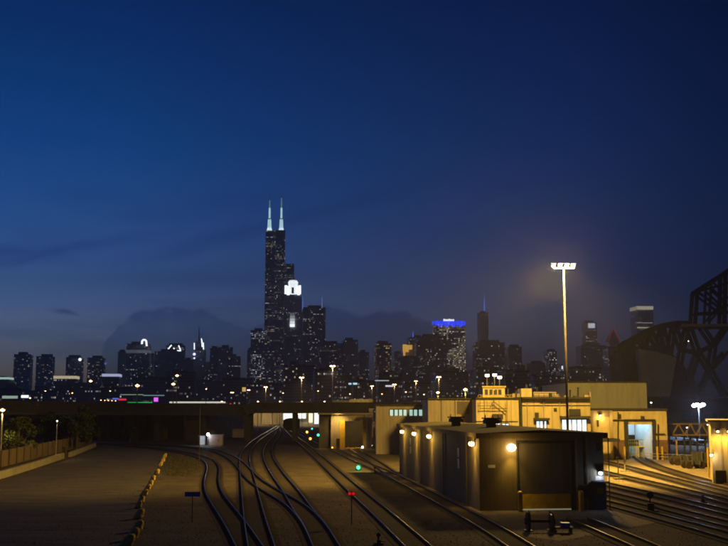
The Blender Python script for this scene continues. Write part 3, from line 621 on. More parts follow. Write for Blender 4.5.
# right edge building
D3 = 107.0; rb = thing('side_shed', 'orange-lit shed cut off by the right edge with two wall lamps', 'shed', (X(720, D3), D3, 0))
zt3 = ZT(422, D3); x0 = X(709.5, D3); _E, _N = E, N; E, N = Vector((.955, -.297, 0)), Vector((.297, .955, 0))
m = MB((x0, D3, 0), E, N); m.box(0, 14, 0, 9, 0, zt3); m.build('wall', M_['clad_cream'], rb)
m = MB((x0, D3, 0), E, N); m.box(-.3, 14.5, -.6, 9.3, zt3 + .003, zt3 + .22); m.build('roof', M_['clad_pale'], rb)
for px in (713.5, 724.2):
    p = Vector((x0, D3, 0)) + E * ((px - 364) / F * D3 - x0) / (E.x - (px - 364) / F * E.y) + Vector((0, 0, ZT(432, D3))); wall_lamp_parts(p, -N, 'sodium', rb, .13)
    lamp('lamp_glow', 'SPOT', p - N * .9, 300, SODIUM, rb, .2, p - N * .5 + Vector((0, 0, -3)), 150, .8)
m = MB((x0, D3, 0), E, N)
for u in (1.0, 1.6): m.box(u - .05, u + .05, -.08, -.003, 0, zt3 - .02)
m.build('panel_joint', M_['clad_grey'], rb)
p = Vector((x0 - .1, D3 - .1, ZT(455.5, D3))); wall_lamp_parts(p, -N, 'farw', rb, .15); lamp('lamp_glow', 'POINT', p - N * .5, 60, (1, .8, .5), rb, .2)
m = MB((x0, D3, 0), E, N); m.box(.25, 1.3, -.7, -.05, 0.01, 1.4); m.build('electrical_box', M_['steel'], rb)
E, N = _E, _N
o = G(709, 478); m = MB(o); m.tube((0, 0, 0), (0, 0, 3.4), .11, n=8); tag(m.build('marker_post', M_['yellow']), 'tall yellow post at the corner of the right-edge shed', 'post')

# lattice gantry between shed and side shed
lg = thing('lattice_gantry', 'low rusty lattice gantry on thin posts between the two sheds', 'gantry', (X(687, 158), 158, 0))
m = MB(); D = 158
ya, yb = 424, 435
for dd in (D, D + 2.4):
    m.bar(AT(666, ya, dd), AT(711, ya, dd), .18); m.bar(AT(666, yb, dd), AT(711, yb, dd), .22)
    xs = [666, 672, 678.5, 684.5, 690.5, 696, 702, 708]
    for i in range(7): m.bar(AT(xs[i], ya if i % 2 == 0 else yb, dd), AT(xs[i + 1], yb if i % 2 == 0 else ya, dd), .20)
for px in xs: m.bar(AT(px, yb, D), AT(px, yb, D) + Vector((0, 2.4, 0)), .12)
m.build('truss', mat('gantry_rust', (0.22, 0.16, 0.10), .8), lg)
for px in (669, 676, 684, 690, 697, 705):
    m = MB(); a = AT(px, yb, D + 1.2); m.bar(a, (a.x, a.y, 0), .24); m.build('post', M_['yellow'] if px in (669, 676) else M_['steel'], lg)

# ------------------------------------------------------------------ mast flood light and other lamps
MD = 119.0; mp_ = Vector((X(567, MD), MD, 0)); mz = ZT(266, MD)
mast = thing('light_mast', 'very tall floodlight mast with a bright orange-white lamp head', 'light mast', mp_)
m = MB(mp_); m.tube((0, 0, 0), (0, 0, mz - .3), .17, .09, n=12); m.build('pole', mat('mast_pole', (.075, .065, .055), .85, var=.1), mast, True)
m = MB(mp_); m.bar((-1.25, 0, mz - .25), (1.25, 0, mz - .25), .12); m.bar((0, -.6, mz - .25), (0, .6, mz - .25), .12); m.build('crossarm', M_['pole'], mast)
for i, xx in enumerate((-1.2, -.42, .38, 1.15)):
    m = MB(mp_ + Vector((xx, 0, mz))); m.box(-.27, .27, -.25, .25, .14, .30); h = m.build('lamp_head', M_['steel'], mast)
    m = MB(mp_ + Vector((xx, 0, mz))); m.ball((0, 0, (0, .05, -.03, .03)[i]), .25, 12, 8, .75); m.build('lens', L_['mast'], h, True)
mt = mp_ + Vector((0, 0, mz - .45))
for aim, en, cone, hx in (((X(540, 150), 150, 3), 105000, 95, .38), ((X(690, 118), 118, 0), 95000, 100, 1.1), ((-24, 128, 0), 115000, 96, -1.1), ((-16, 72, 0), 30000, 90, -.38)):
    lamp('flood_beam', 'SPOT', mt + Vector((hx, -.55, 0)), en, SODIUM, mast, 1.8, aim, cone, .6)
lamp('lamp_halo', 'POINT', mt + Vector((0, -1.6, .6)), 8500, (1, .60, .34), mast, .6)
# white flood far right
wf = thing('white_floodlight', 'glaring blue-white floodlight on a pole before the dark lift bridge', 'floodlight', (X(698, 215), 215, 0))
p = AT(698.5, 405.5, 215); m = MB(); m.tube((p.x, 215, 0), (p.x, 215, p.z - .2), .18, .12, n=8); m.build('pole', M_['steel'], wf)
for i, q in enumerate(((-.95, 0), (-.3, .15), (.35, -.05), (.95, .18))):
    m = MB(p + Vector((q[0], 0, q[1]))); m.ball((0, 0, 0), .44, 10, 6, .8); m.build('lens', L_['cold'], wf, True)
lamp('flood_beam', 'POINT', p + Vector((0, -1, -.3)), 8000, (0.45, 0.65, 1.0), wf, .5)

def street_lamp(px, py, D, label, lens='far', group='street lamps beyond the viaduct', head=1.0, en=0, heads=2, col=(1, .6, .3)):
    o = Vector((X(px, D), D, 0)); z = ZT(py, D); r = thing('street_lamp', label, 'street lamp', o, group); s = D / 450 * head
    m = MB(o); m.tube((0, 0, 0), (0, 0, z), .16 * max(s, .5), .10 * max(s, .5), n=8); m.build('pole', M_['pole'], r)
    for k in ((-1, 1) if heads == 2 else (0,)):
        m = MB(o + Vector((k * .42 * s, 0, z))); m.box(-.5 * s, .5 * s, -.3 * s, .3 * s, .06 * s, .2 * s); h = m.build('lamp_head', M_['pole'], r)
        m = MB(o + Vector((k * .42 * s, 0, z))); m.ball((0, 0, 0), .42 * s, 8, 6, .6); m.build('lens', L_[lens], h, True)
    if en: lamp('lamp_glow', 'SPOT', o + Vector((0, 0, z - .5)), en * (5 if D > 400 else 1), col, r, .4, o, 140, .6)
    return r
street_lamp(332.5, 366, 420, 'tallest twin-headed yard lamp, right of the twin-antenna tower', en=9000, head=1.5)
street_lamp(301.5, 377.5, 480, 'second tallest yard lamp, below the white column light', en=7000, head=1.3)
street_lamp(265.5, 387, 560, 'small yard lamp under the dark lit-window block left of the tallest tower', en=5000)
street_lamp(248.5, 390, 600, 'faint yard lamp left of its neighbour below the tallest tower', head=.8)
street_lamp(232, 392.5, 640, 'leftmost faint yard lamp under the twin dark slabs', head=.9)
street_lamp(372, 386, 500, 'lone lamp below the amber-windowed tower', en=2500, head=.9)
street_lamp(394.5, 384.5, 520, 'lamp right of the lone one, by a low bright roof', en=2500, head=1.1)
street_lamp(416, 381, 470, 'slim lamp below the gold-lit stepped tower', en=2500, head=.9)
street_lamp(439, 377, 430, 'twin-headed lamp above the grey wing', en=5000, head=1.3)
street_lamp(137, 385.5, 520, 'warm blurred lamp below the white-crowned tower', heads=1, head=2.2)
street_lamp(173, 384, 500, 'lower of two warm lamps close together', heads=1, head=1.9)
street_lamp(176.5, 375.5, 560, 'upper of two warm lamps close together', heads=1, head=1.7)
street_lamp(90, 381, 430, 'warm street lamp right of the low white-roofed block at left', heads=1, head=1.7)
street_lamp(438, 392.5, 185, 'orange sodium lamp left above the grey wing roof', 'sodium', 'sodium lamps behind the grey wing', head=1.6, en=500, heads=1, col=SODIUM)
street_lamp(465.5, 389.5, 188, 'brighter orange sodium lamp beside a small lit roof structure', 'sodium', 'sodium lamps behind the grey wing', head=2.0, en=900, heads=1, col=SODIUM)
street_lamp(3, 410, 150, 'orange lamp at the left edge above the lit green tree', 'far', 'lamps along the left fence', head=2.6, en=3200, heads=1, col=(1, .66, .22))
street_lamp(58, 421, 170, 'small lamp on a leaning pole by the left fence', 'farw', 'lamps along the left fence', head=.8, en=60, heads=1)
for px, py, D, lb in ((206, 389, 560, 'small amber lamp between the two warm lamps and the under-slab lamp'), (283, 393, 620, 'small amber lamp between the two central yard lamps, low'), (318, 391, 600, 'small amber lamp left of the tallest yard lamp pole'), (350, 394, 560, 'low amber lamp above the ochre building'),
                      (382, 394, 540, 'low amber lamp between the two lamps right of the ochre building'), (406, 392, 560, 'low amber lamp left of the slim one below the gold-lit tower'), (424, 394.5, 520, 'low amber lamp just left of the grey wing roof'), (110, 391, 560, 'small amber lamp above the blue sign'),
                      (45, 391, 600, 'small amber lamp under the second apartment slab'), (72, 393, 580, 'small amber lamp under the yellowish glowing storey')):
    street_lamp(px, py, D, lb, 'far', 'small amber lamps in the city beyond', .7, heads=1)
for i, (px, lb) in enumerate(((222, 'leftmost small orange lamp just above the viaduct deck'), (258, 'small orange lamp above the start of the raised viaduct deck'), (280, 'small orange lamp above the deck over the hooked track'), (302, 'small orange lamp above the deck over the lit hall'), (324.5, 'small orange lamp above the deck left of the yellow portal building'), (30, 'pale low lamp above the deck left of the four apartment towers'))):
    street_lamp(px, 401.5 if i < 5 else 398, 330, lb, 'far', 'small lamps just above the viaduct', head=.9, heads=1)

# ------------------------------------------------------------------ viaduct
vi = thing('viaduct', 'long dark concrete viaduct crossing the whole yard below the skyline', 'viaduct', (0, 235, 0))
DV = 235.0
def vbox(m, px0, px1, y0, y1, D0, D1): m.box(X(px0, D0), X(px1, D0), D0, D1, ZT(y1, D0), ZT(y0, D0))
def vslab(name, pix, d0, d1, mm):
    m = MB(); pts = [AT(x, y, 200 + (35 * (x + 60) / 306)) for x, y in pix]; n = len(pts)
    a = [v + Vector((0, d0, 0)) for v in pts]; c = [v + Vector((0, d1, 0)) for v in pts]
    m.mesh([tuple(v) for v in a] + [tuple(v) for v in c], [tuple(range(n)), tuple(reversed(range(n, 2 * n)))] + [(i, i + n, (i + 1) % n + n, (i + 1) % n) for i in range(n)]); m.build(name, M_[mm], vi)
vslab('deck', [(-60, 404.6), (-60, 411), (246, 412.5), (246, 406.3)], 0, 12, 'dark_conc')
vslab('parapet', [(-60, 400), (-60, 404.5), (246, 406.2), (246, 404.2)], -.3, 0, 'dark_conc')
vslab('girder', [(-60, 411.1), (-60, 414.5), (246, 415.5), (246, 412.6)], .5, 1.2, 'steel')
b = MB()
pro = [(242, 405.5), (249, 403.4), (257, 402.3), (430, 402.3), (430, 407.5), (369, 408.5), (369, 413.0), (250, 413.2), (246, 415)]
pv = [AT(x, y, DV - 1) for x, y in pro]; n = len(pv)
b.mesh([tuple(v) for v in pv] + [(v.x, DV + 13, v.z) for v in pv], [tuple(range(n)), tuple(reversed(range(n, 2 * n)))] + [(i, i + n, (i + 1) % n + n, (i + 1) % n) for i in range(n)])
b.build('raised_deck', M_['dark_conc'], vi)
for px0, px1 in ((8, 11), (62, 66), (96, 99), (128, 131), (152, 157), (184, 204), (243, 249.5), (291.5, 295.5), (319, 324), (375, 378)):
    m = MB(); m.box(X(px0, DV), X(px1, DV), DV + 3, DV + 9, 0, ZT(412.5, DV)); m.build('pier', M_['dark_conc'], vi)
em = thing('embankment_wall', 'dark brown retaining wall seen in shadow under the viaduct', 'wall', (X(120, DV), DV + 16, 0))
m = MB(); m.box(X(-60, 250), X(184, 250), DV + 15, DV + 17, 0, 6.2); m.build('wall', M_['brick'], em)
m = MB()
for px in range(-50, 184, 9): m.box(X(px, 250) - .3, X(px, 250) + .3, DV + 14.6, DV + 14.98, 0, 6.0)
m.build('pilaster', M_['dark_conc'], em)
pw = thing('panel_wall', 'low pale panelled wall under the viaduct right of the white hut', 'wall', (X(222, 262), 262, 0))
m = MB(); m.box(X(205, 262), X(244, 262), 262, 263, 0, ZT(413, 262)); m.build('wall', M_['clad_grey'], pw)

# lit hall beyond the viaduct
ha = thing('lit_hall', 'brightly lit open hall seen through the viaduct opening over the tracks', 'building', (X(290, 430), 430, 0))
m = MB(); vbox(m, 247, 328, 404, 412, 430, 470); m.build('roof', M_['roofdark'], ha)
m = MB(); m.box(X(247, 430), X(328, 430), 446, 447, 0, ZT(412, 430)); m.build('wall', M_['clad_cream'], ha)
for px in (250, 261, 272, 281.5, 293, 297.5, 308, 313, 319): m = MB(); m.box(X(px, 430), X(px + .9, 430), 430.1, 431, 0, ZT(412.2, 430)); m.build('column', M_['clad_grey'], ha)
for a, c, y0, y1, ln in ((283.5, 292.5, 413.5, 420, 'hall'), (299, 306, 413.5, 418.5, 'hall'), (309, 312.6, 413.5, 422.5, 'hallw'), (314.5, 318.8, 413, 424, 'hall')):
    m = MB(); m.box(X(a, 440), X(c, 440), 440, 440.3, ZT(y1, 440), ZT(y0, 440)); m.build('lit_panel', L_[ln], ha)
lamp('hall_light', 'POINT', (X(300, 436), 431, 5.5), 8000, (1.0, .9, .6), ha, 1); lamp('hall_light', 'POINT', (X(262, 436), 431, 5.0), 4500, (1, .70, .3), ha, 1)
def railcar(name, label, px0, px1, ytop, D, depth, mm, group=None):
    a, c = X(px0, D), X(px1, D); zt_ = ZT(ytop, D); cx = (a + c) / 2; r = thing(name, label, 'railcar', (cx, D, 0), group)
    m = MB((cx, D, 0)); w = (c - a) / 2
    m.prism([(-w, 0), (w, 0), (w, depth), (-w, depth)], .95, zt_ - .45)
    m.mesh([(-w, 0, zt_ - .447), (-w * .55, 0, zt_), (w * .55, 0, zt_), (w, 0, zt_ - .447), (-w, depth, zt_ - .447), (-w * .55, depth, zt_), (w * .55, depth, zt_), (w, depth, zt_ - .447)],
           [(3, 2, 1, 0), (4, 5, 6, 7), (0, 1, 5, 4), (1, 2, 6, 5), (2, 3, 7, 6)]); m.build('body', M_[mm], r)
    for y in (1.6, depth - 3.2):
        m = MB((cx, D, 0))
        m.box(-w * .8, w * .8, y - .2, y + 1.8, .5, .93); bo = m.build('bogie', M_['rust'], r)
        for s in (-.75, .75):
            for yy in (y, y + 1.6): m = MB((cx, D, 0)); m.tube((s - .06, yy, .46), (s + .06, yy, .46), .46, n=14); m.build('wheel', M_['rail'], bo)
    m = MB((cx, D, 0)); m.box(-.18, .18, -.5, -.003, .8, 1.05); m.build('coupler', M_['rust'], r); return r
railcar('parked_wagon', 'dark railcar standing end-on under the viaduct at the lit hall', 283.5, 296.8, 418.6, 318, 16, 'rust')
cg = 'pale coaches parked behind the lattice gantry'
cars = []
for i, (a, c, y, D, lb) in enumerate(((679, 694, 438.5, 210, 'pale coach end behind the left of the lattice gantry'), (694.5, 709, 440, 208, 'pale coach end just left of the right-edge shed'), (671, 680, 441, 235, 'small pale coach end farthest left behind the gantry'))):
    railcar('coach', lb, a, c, y, D, 22, 'coach', cg)
lamp('yard_lamp', 'POINT', (X(690, 200), 198, 9), 900, (.6, .75, 1), wf, .4)

# small yellow portal building
D5 = 194.0; pb_ = thing('portal_building', 'small yellow-brown rail building with an open lit portal by the viaduct', 'building', (X(352, D5), D5, 0))
zt5 = ZT(414.5, D5); pz = ZT(421, D5)
m = MB(); m.box(X(331, D5), X(344.5, D5), D5, D5 + 10, 0, zt5); m.box(X(363, D5), X(372, D5), D5, D5 + 10, 0, zt5); m.box(X(344.5, D5) + .003, X(363, D5) - .003, D5, D5 + 10, pz, zt5); m.build('wall', M_['clad_grey'], pb_)
m = MB(); m.box(X(319, D5), X(331, D5) - .01, D5 + 1, D5 + 10, 0, zt5 - .1); m.build('side_wall', M_['dark_conc'], pb_)
m = MB(); m.box(X(318, D5), X(373, D5), D5 - .8, D5 + 10.5, zt5 + .003, zt5 + .25); m.build('roof', M_['clad_grey'], pb_)
m = MB(); m.box(X(340, D5), X(344.8, D5), D5 - .6, D5 - .01, 0, ZT(420, D5)); m.build('portal_post', M_['yellow'], pb_)
m = MB(); m.box(X(363, D5), X(366, D5), D5 - .6, D5 - .01, 0, ZT(420, D5)); m.build('portal_post', M_['dull_yellow'], pb_)
m = MB(); m.tube((X(366, D5), D5 - .3, 0), (X(366, D5), D5 - .3, zt5), .28, n=8); m.build('downpipe', M_['pole'], pb_)
m = MB(); m.box(X(345, D5), X(363, D5), D5 + 7, D5 + 7.2, 0, pz); m.build('inner_door', M_['steel'], pb_)
for px in (349, 353.5, 358): m = MB(); m.box(X(px, D5) - .07, X(px, D5) + .07, D5 + 6.8, D5 + 6.99, 0, pz); m.build('door_bar', M_['steel'], pb_)
m = MB(); m.box(X(336.5, D5), X(340, D5), D5 - .35, D5 - .01, .6, 1.9); m.build('red_cabinet', M_['rust'], pb_)
for k in range(5):
    q0 = Vector((X(344.5, D5) + k * .72, D5 - 1.6, 0)); m = MB(); m.bar(q0 + Vector((0, 0, .1)), q0 + Vector((.9, 2.4, .1)), .34, .16); m.build('crossing_board', M_['yellow'], pb_)
lamp('portal_light', 'POINT', (X(353, D5), D5 + 1.5, pz - .5), 550, (1, .62, .18), pb_, .3)
lamp('wall_light', 'SPOT', (X(338, D5), D5 - 2.5, zt5 + .6), 1500, (1, .62, .16), pb_, .3, (X(338, D5), D5, 2), 110, .8)
for i, (px, py, ln, D, lb, r_) in enumerate(((332.3, 447.5, 'amber', 193, 'tiny amber ground light left of the yellow portal', .17), (362.5, 447.2, 'white', 193, 'tiny white ground light at the foot of the yellow portal', .17), (371.5, 445.5, 'farw', 196, 'tiny pale light right of the yellow portal', .16),
        (307, 432, 'amber', 240, 'amber signal light left of the pair under the deck', .3), (318.3, 435, 'green', 225, 'green signal light under the deck, right of the amber ones', .3), (312, 428.7, 'bluegreen', 262, 'bluish signal light, topmost of the cluster under the deck', .26), (310.3, 438.7, 'amber', 215, 'lowest amber signal light of the cluster under the deck', .3),
        (358.3, 467.5, 'green', 128, 'bright green dwarf signal beside the warehouse siding', .26),
        (377, 424, 'green', 300, 'green light left in the cluster behind the yellow portal', .3), (383, 425.5, 'green', 300, 'green light right in the cluster behind the yellow portal', .34), (375.5, 427, 'farw', 300, 'white light low in the cluster behind the yellow portal', .22), (381.5, 422, 'farw', 300, 'white light high in the cluster behind the yellow portal', .22), (209, 394, 'red', 600, 'tiny red light above the deck left of the raised part', .0))):
    if r_ == 0: continue
    p = AT(px, py, D); r = thing('signal_light', lb, 'signal', (p.x, D, 0), 'small yard signals')
    m = MB((p.x, D, 0)); m.tube((0, 0, 0), (0, 0, max(p.z - r_, .05)), .06, n=6); m.build('post', M_['steel'], r)
    m = MB(p); m.box(-r_ * 1.3, r_ * 1.3, .1, .35, -r_ * 1.5, r_ * 1.5); h = m.build('housing', M_['steel'], r)
    m = MB(p); m.ball((0, 0, 0), r_ * .8, 10, 6); m.build('lens', L_[ln], h, True)
    if ln == 'green' and D < 130: lamp('lamp_glow', 'POINT', p + Vector((0, -.5, .1)), 14, (.05, 1, .3), r, .1)
for i, (px, c) in enumerate(((391.5, 'pale lit panel low behind the warehouse, left one'), (397, 'pale lit panel low behind the warehouse, right one'))):
    pass
gn = pbox(375, 400, 421, 262, 6, m=MB()); tag(gn.build('dark_shed', M_['brick']), 'small dark brick shed behind the yellow portal building', 'shed')
# yellow-lit box building behind deck
yb_ = thing('flat_building', 'flat ochre building whose top shows just above the viaduct deck', 'building', (X(353, 262), 264, 0))
m = MB(); m.box(X(333, 264), X(349, 264), 264, 276, 0, ZT(400.3, 264)); m.build('side_wall', M_['clad_pale'], yb_)
m = MB(); m.box(X(349, 264) + .01, X(373, 264), 263.5, 276, 0, ZT(399.3, 264)); m.build('wall', M_['clad_cream'], yb_)
lamp('wall_light', 'POINT', (X(361, 258), 258, ZT(400, 258) + .8), 330, (1, .66, .22), yb_, .3)

# ------------------------------------------------------------------ small yard objects
def flag(px, ptop, pbot, pmat, label, wpx, hpx):
    o = G(px, pbot); D = o.y; r = thing('flag_board', label, 'flag', o); z = ZT(ptop, D)
    m = MB(o); m.tube((0, 0, 0), (0, 0, z), .035, n=8); m.build('post', M_['steel'], r)
    k = D / F; m = MB(o); m.box(-wpx / 2 * k, wpx / 2 * k, -.06, -.036, z - hpx * k, z); m.build('board', M_[pmat], r)
flag(192, 491.8, 522, 'blue', 'blue rectangular board on a thin post beside the curving track', 15, 4.6)
o = G(351.5, 524.5); r = thing('marker_lamp', 'pair of small red lights on a thin post between the tracks', 'marker lamp', o); z = ZT(493.5, o.y)
m = MB(o); m.tube((0, 0, 0), (0, 0, z), .035, n=8); m.build('post', M_['steel'], r)
m = MB(o); m.box(-.26, .26, -.05, .08, z - .14, z + .14); h = m.build('housing', M_['red'], r)
for k in (-.13, .13): m = MB(o); m.tube((k, -.09, z), (k, -.052, z), .10, n=12); m.build('lens', emit('dull_red_lens', (.8, .01, .01), .8), h)
def hut(px0, px1, ytop, ybot, mm, label, roofm='pole'):
    o = G((px0 + px1) / 2, ybot); D = o.y; w = (px1 - px0) / 2 * D / F; z = ZT(ytop, D); r = thing('equipment_cabinet', label, 'cabinet', o)
    m = MB(o); m.box(-w, w, 0, 1.8, .15, z - .12); m.build('body', M_[mm], r)
    m = MB(o); m.box(-w - .1, w + .1, -.1, 1.9, z - .117, z); m.build('roof', M_[mm], r)
    m = MB(o); m.box(-w + .05, w - .05, .05, 1.75, 0, .147); m.build('plinth', M_['conc'], r)
    m = MB(o); m.box(-w * .45, w * .45, -.03, -.003, .3, z - .35); d = m.build('door', M_[mm], r)
    m = MB(o); m.box(w * .3, w * .38, -.07, -.033, z * .45, z * .55); m.build('handle', M_['steel'], d)
    return o
hut(209, 222, 434.5, 446, 'tank', 'pinkish-grey equipment cabinet by the far curve')
o = hut(199, 204.5, 436, 445.5, 'white', 'small white cabinet lit by a cold lamp')
r = thing('work_lamp', 'cold bluish work lamp between the white and pink cabinets', 'lamp', G(208, 446)); p = AT(208, 434.3, G(208, 446).y)
m = MB(); m.tube(G(208, 446), p, .06, n=6); m.build('pole', M_['pole'], r); m = MB(p); m.ball((0, 0, 0), .28, 10, 6); m.build('lens', L_['white'], r, True)
m = MB(p); m.box(-.25, .25, -.2, .2, .25, .33); m.build('lamp_head', M_['steel'], r)
lamp('lamp_glow', 'POINT', p + Vector((-.4, -.5, -.3)), 130, (.7, .82, 1), r, .2)
for px, y0, y1, lb in ((199, 408, 464, 'thin pole at the curve left of the white cabinet'), (340, 396, 412, ''), (159, 403, 442, 'thin dark pole under the viaduct, right of the road')):
    if not lb: continue
    o = G(px, y1); m = MB(o); m.tube((0, 0, 0), (0, 0, ZT(y0, o.y)), .07, .05, n=6); tag(m.build('pole', M_['steel']), lb, 'pole')
def signal_post(px, y0, y1, label):
    o = G(px, y1); z = ZT(y0, o.y); r = thing('signal_post', label, 'post', o)
    m = MB(o); m.tube((0, 0, 0), (0, 0, z), .07, n=8); m.build('post', M_['pole'], r)
    m = MB(o); m.box(-.5, .5, -.4, .4, 0, .18); m.build('base', M_['conc'], r); m = MB(o); m.box(-.15, .15, -.15, .15, z, z + .25); m.build('cap', M_['steel'], r)
signal_post(618.5, 459.5, 479.5, 'thin pale post with a concrete foot right of the warehouse'); signal_post(625, 462, 472, 'shorter thin post standing near the lit bay')
def switch_stand(px, py, label, s=1.0):
    o = G(px, py); r = thing('switch_stand', label, 'switch stand', o, 'switch stands beside the tracks')
    m = MB(o, E, N); m.box(-.55 * s, .55 * s, -.2, .2, 0.02, .12); m.build('base', M_['rust'], r)
    m = MB(o, E, N); m.prism([(-.22 * s, -.18), (.22 * s, -.18), (.16 * s, .18), (-.16 * s, .18)], .12, .6 * s); m.build('housing', M_['rust'], r)
    m = MB(o, E, N); m.tube((0, 0, .6 * s), (0, 0, 1.15 * s), .05, n=8); st = m.build('spindle', M_['rust'], r)
    m = MB(o, E, N); m.tube((0, -.03, 1.15 * s), (0, .03, 1.15 * s), .26 * s, n=14); m.build('target', M_['steel'], st)
    m = MB(o, E, N); m.bar((.1, -.22, .45 * s), (.75 * s, -.3, .22), .05); m.build('lever', M_['steel'], r)
switch_stand(650.5, 512, 'dark switch stand between the two nearest right-hand tracks', 1.1)
switch_stand(378.5, 545, 'dark switch stand at the bottom edge beside the red marker lamp', .5)
switch_stand(375, 473.5, 'low dark switch stand by the warehouse siding', .6)
switch_stand(703, 503.5, 'small dark switch machine among the right-hand tracks', .5)
# wheelset on stub rails
def wheelset(px, py, label, s=1.0, w=1.75):
    o = G(px, py); r = thing('wheelset', label, 'wheelset', o, 'loose wheels in the yard'); zc = .50 * s
    m = MB(o); m.tube((-w / 2 - .15, 0, zc), (w / 2 + .15, 0, zc), .10, n=12); m.build('axle', M_['rust'], r)
    for k in (-1, 1):
        m = MB(o); m.tube((k * w / 2 - .07, 0, zc), (k * w / 2 + .07, 0, zc), .47 * s, n=24); m.tube((k * (w / 2 - .10), 0, zc), (k * (w / 2 - .065), 0, zc), .53 * s, n=24); wo_ = m.build('wheel', M_['rust'], r)
        m = MB(o); m.tube((k * (w / 2 + .072), 0, zc), (k * (w / 2 + .20), 0, zc), .18 * s, n=14); m.build('hub', M_['steel'], wo_)
        m = MB(o); m.box(k * w / 2 - .25, k * w / 2 + .25, -.45, .45, .003, .07); m.build('chock', M_['steel'], r)
wheelset(540, 531, 'loose railway wheelset on its axle in front of the roll-up door', 1.25, 1.55)
o = G(561, 532.5); r = thing('hand_cart', 'low hand cart with a blue box beside the loose wheelset', 'cart', o)
m = MB(o); m.box(-.55, .75, -.35, .35, .28, .36); m.build('deck', M_['rust'], r)
for a in (-.4, .6):
    for c in (-.3, .3): m = MB(o); m.tube((a - .04, c, .15), (a + .04, c, .15), .15, n=12); m.build('wheel', M_['rust'], r)
m = MB(o); m.bar((-.5, -.3, .36), (-.6, -.3, 1.1), .05); m.bar((-.5, .3, .36), (-.6, .3, 1.1), .05); m.bar((-.6, -.3, 1.1), (-.6, .3, 1.1), .05); m.build('handle', M_['pole'], r)
m = MB(o); m.box(.0, .55, -.25, .25, .363, .62); m.build('box', M_['blue'], r)
# bogies / scrap beside right shed
def bogie(px, py, label, w=2.6, h=1.1, mm='steel'):
    o = G(px, py); r = thing('spare_bogie', label, 'bogie', o, 'spare bogies parked beside the right-edge shed')
    m = MB(o, E, N); m.box(-w / 2, w / 2, -.9, -.65, .55, h); m.box(-w / 2, w / 2, .65, .9, .55, h); m.box(-.3, .3, -.64, .64, .6, h * .95); m.build('frame', M_[mm], r)
    for a in (-w * .32, w * .32):
        for c in (-.72, .72): m = MB(o, E, N); m.tube((a, c - .2, .46), (a, c + .2, .46), .46, n=18); m.build('wheel', M_['rust'], r)
    for a in (-.5, .5): m = MB(o, E, N); m.tube((a, -.95, .5), (a, -.95, h + .1), .13, n=10); m.build('spring', M_['steel'], r)
bogie(682, 465, 'leftmost dark spare bogie on the orange gravel', 3.0, 1.2); bogie(693.5, 468.5, 'middle dark spare bogie, lower and rustier', 2.6, 1.0); bogie(703, 467, 'dark spare bogie nearest the right-edge shed', 2.2, 1.9)
# low guard rail in front of shed
gr_ = thing('guard_rail', 'thin white guard rail along the apron before the gantry', 'railing', G(680, 459))
m = MB()
for y, z in ((459.3, .9), (459.3, .5)): m.bar(G(630, 458.8) + Vector((0, 0, z)), G(708, 462) + Vector((0, 0, z)), .07)
for i in range(12): q = G(630 + 78 * i / 11, 458.8 + 3.2 * i / 11); m.bar(q, q + Vector((0, 0, .9)), .06)
m.build('railing', M_['pole'], gr_)

# ------------------------------------------------------------------ left side: fence, kerb wall, stones, trees
def wallrun(pix, h, th, mm, name, label, cat, part, group=None, cap=None):
    pts = [G(*p) for p in pix]; r = thing(name, label, cat, pts[0], group); m = MB(); u = 0
    for a, c in zip(pts, pts[1:]):
        d = (c - a).normalized(); q = Vector((d.y, -d.x, 0)) * th; L = (c - a).length
        hv = Vector((0, 0, h))
        for s_, e2 in ((a, c), (c - q, a - q)):
            m.face([s_, e2, e2 + hv, s_ + hv], [(u, 0), (u + L, 0), (u + L, h), (u, h)])
        m.face([a + hv, c + hv, c - q + hv, a - q + hv]); u += L
    a, c = pts[0], pts[-1]; d = (pts[1] - a).normalized(); q = Vector((d.y, -d.x, 0)) * th; m.face([a - q, a, a + hv, a - q + hv])
    d = (c - pts[-2]).normalized(); q = Vector((d.y, -d.x, 0)) * th; m.face([c, c - q, c - q + hv, c + hv]); m.build(part, mm, r)
    return r, pts
fence_m = ribbed('fence_boarding', (0.20, 0.15, 0.11), 0.45, 0.85, 1.0, 0.3)
fr_, fp = wallrun([(-60, 483), (0, 467.5), (30, 460), (62, 451.8), (80, 447), (92, 443.5)], 2.15, .08, fence_m, 'board_fence', 'tall brown board fence along the left side of the road', 'fence', 'boards')
for a, c in zip(fp, fp[1:]):
    n_ = int((c - a).length // 4.5)
    for i in range(n_): q = a.lerp(c, i / max(n_, 1)); m = MB(); m.bar(q + Vector((.12, -.05, 0)), q + Vector((.12, -.05, 2.3)), .13); m.build('fence_post', M_['timber'], fr_)
wallrun([(-60, 494), (3, 478.5), (30, 470), (65, 458.3)], .85, .45, M_['conc'], 'low_wall', 'nearer low concrete wall between the road and the fence', 'wall', 'wall')
wallrun([(71, 457), (85, 451.5), (96, 447)], .80, .45, M_['conc'], 'low_wall', 'farther shorter low concrete wall beyond the small bush', 'wall', 'wall')
rs = random.Random(3)
st_px = [(165, 457.5), (163, 462), (160.5, 466.5), (157, 474.5), (152.8, 481), (150.5, 486), (147.8, 490.5), (144.5, 496), (141.5, 503), (138.8, 508.5), (139.5, 519), (138.5, 531.5), (133.5, 540), (128, 547)]
names = ['farthest, smallest', 'second farthest', 'third from the far end', 'fourth from the far end', 'fifth from the far end', 'sixth from the far end', 'seventh from the far end', 'last of the brightly lit ones', 'first dim one nearer than the lit ones', 'sixth from the near end', 'fifth from the near end, tall', 'third nearest large', 'second nearest', 'nearest']
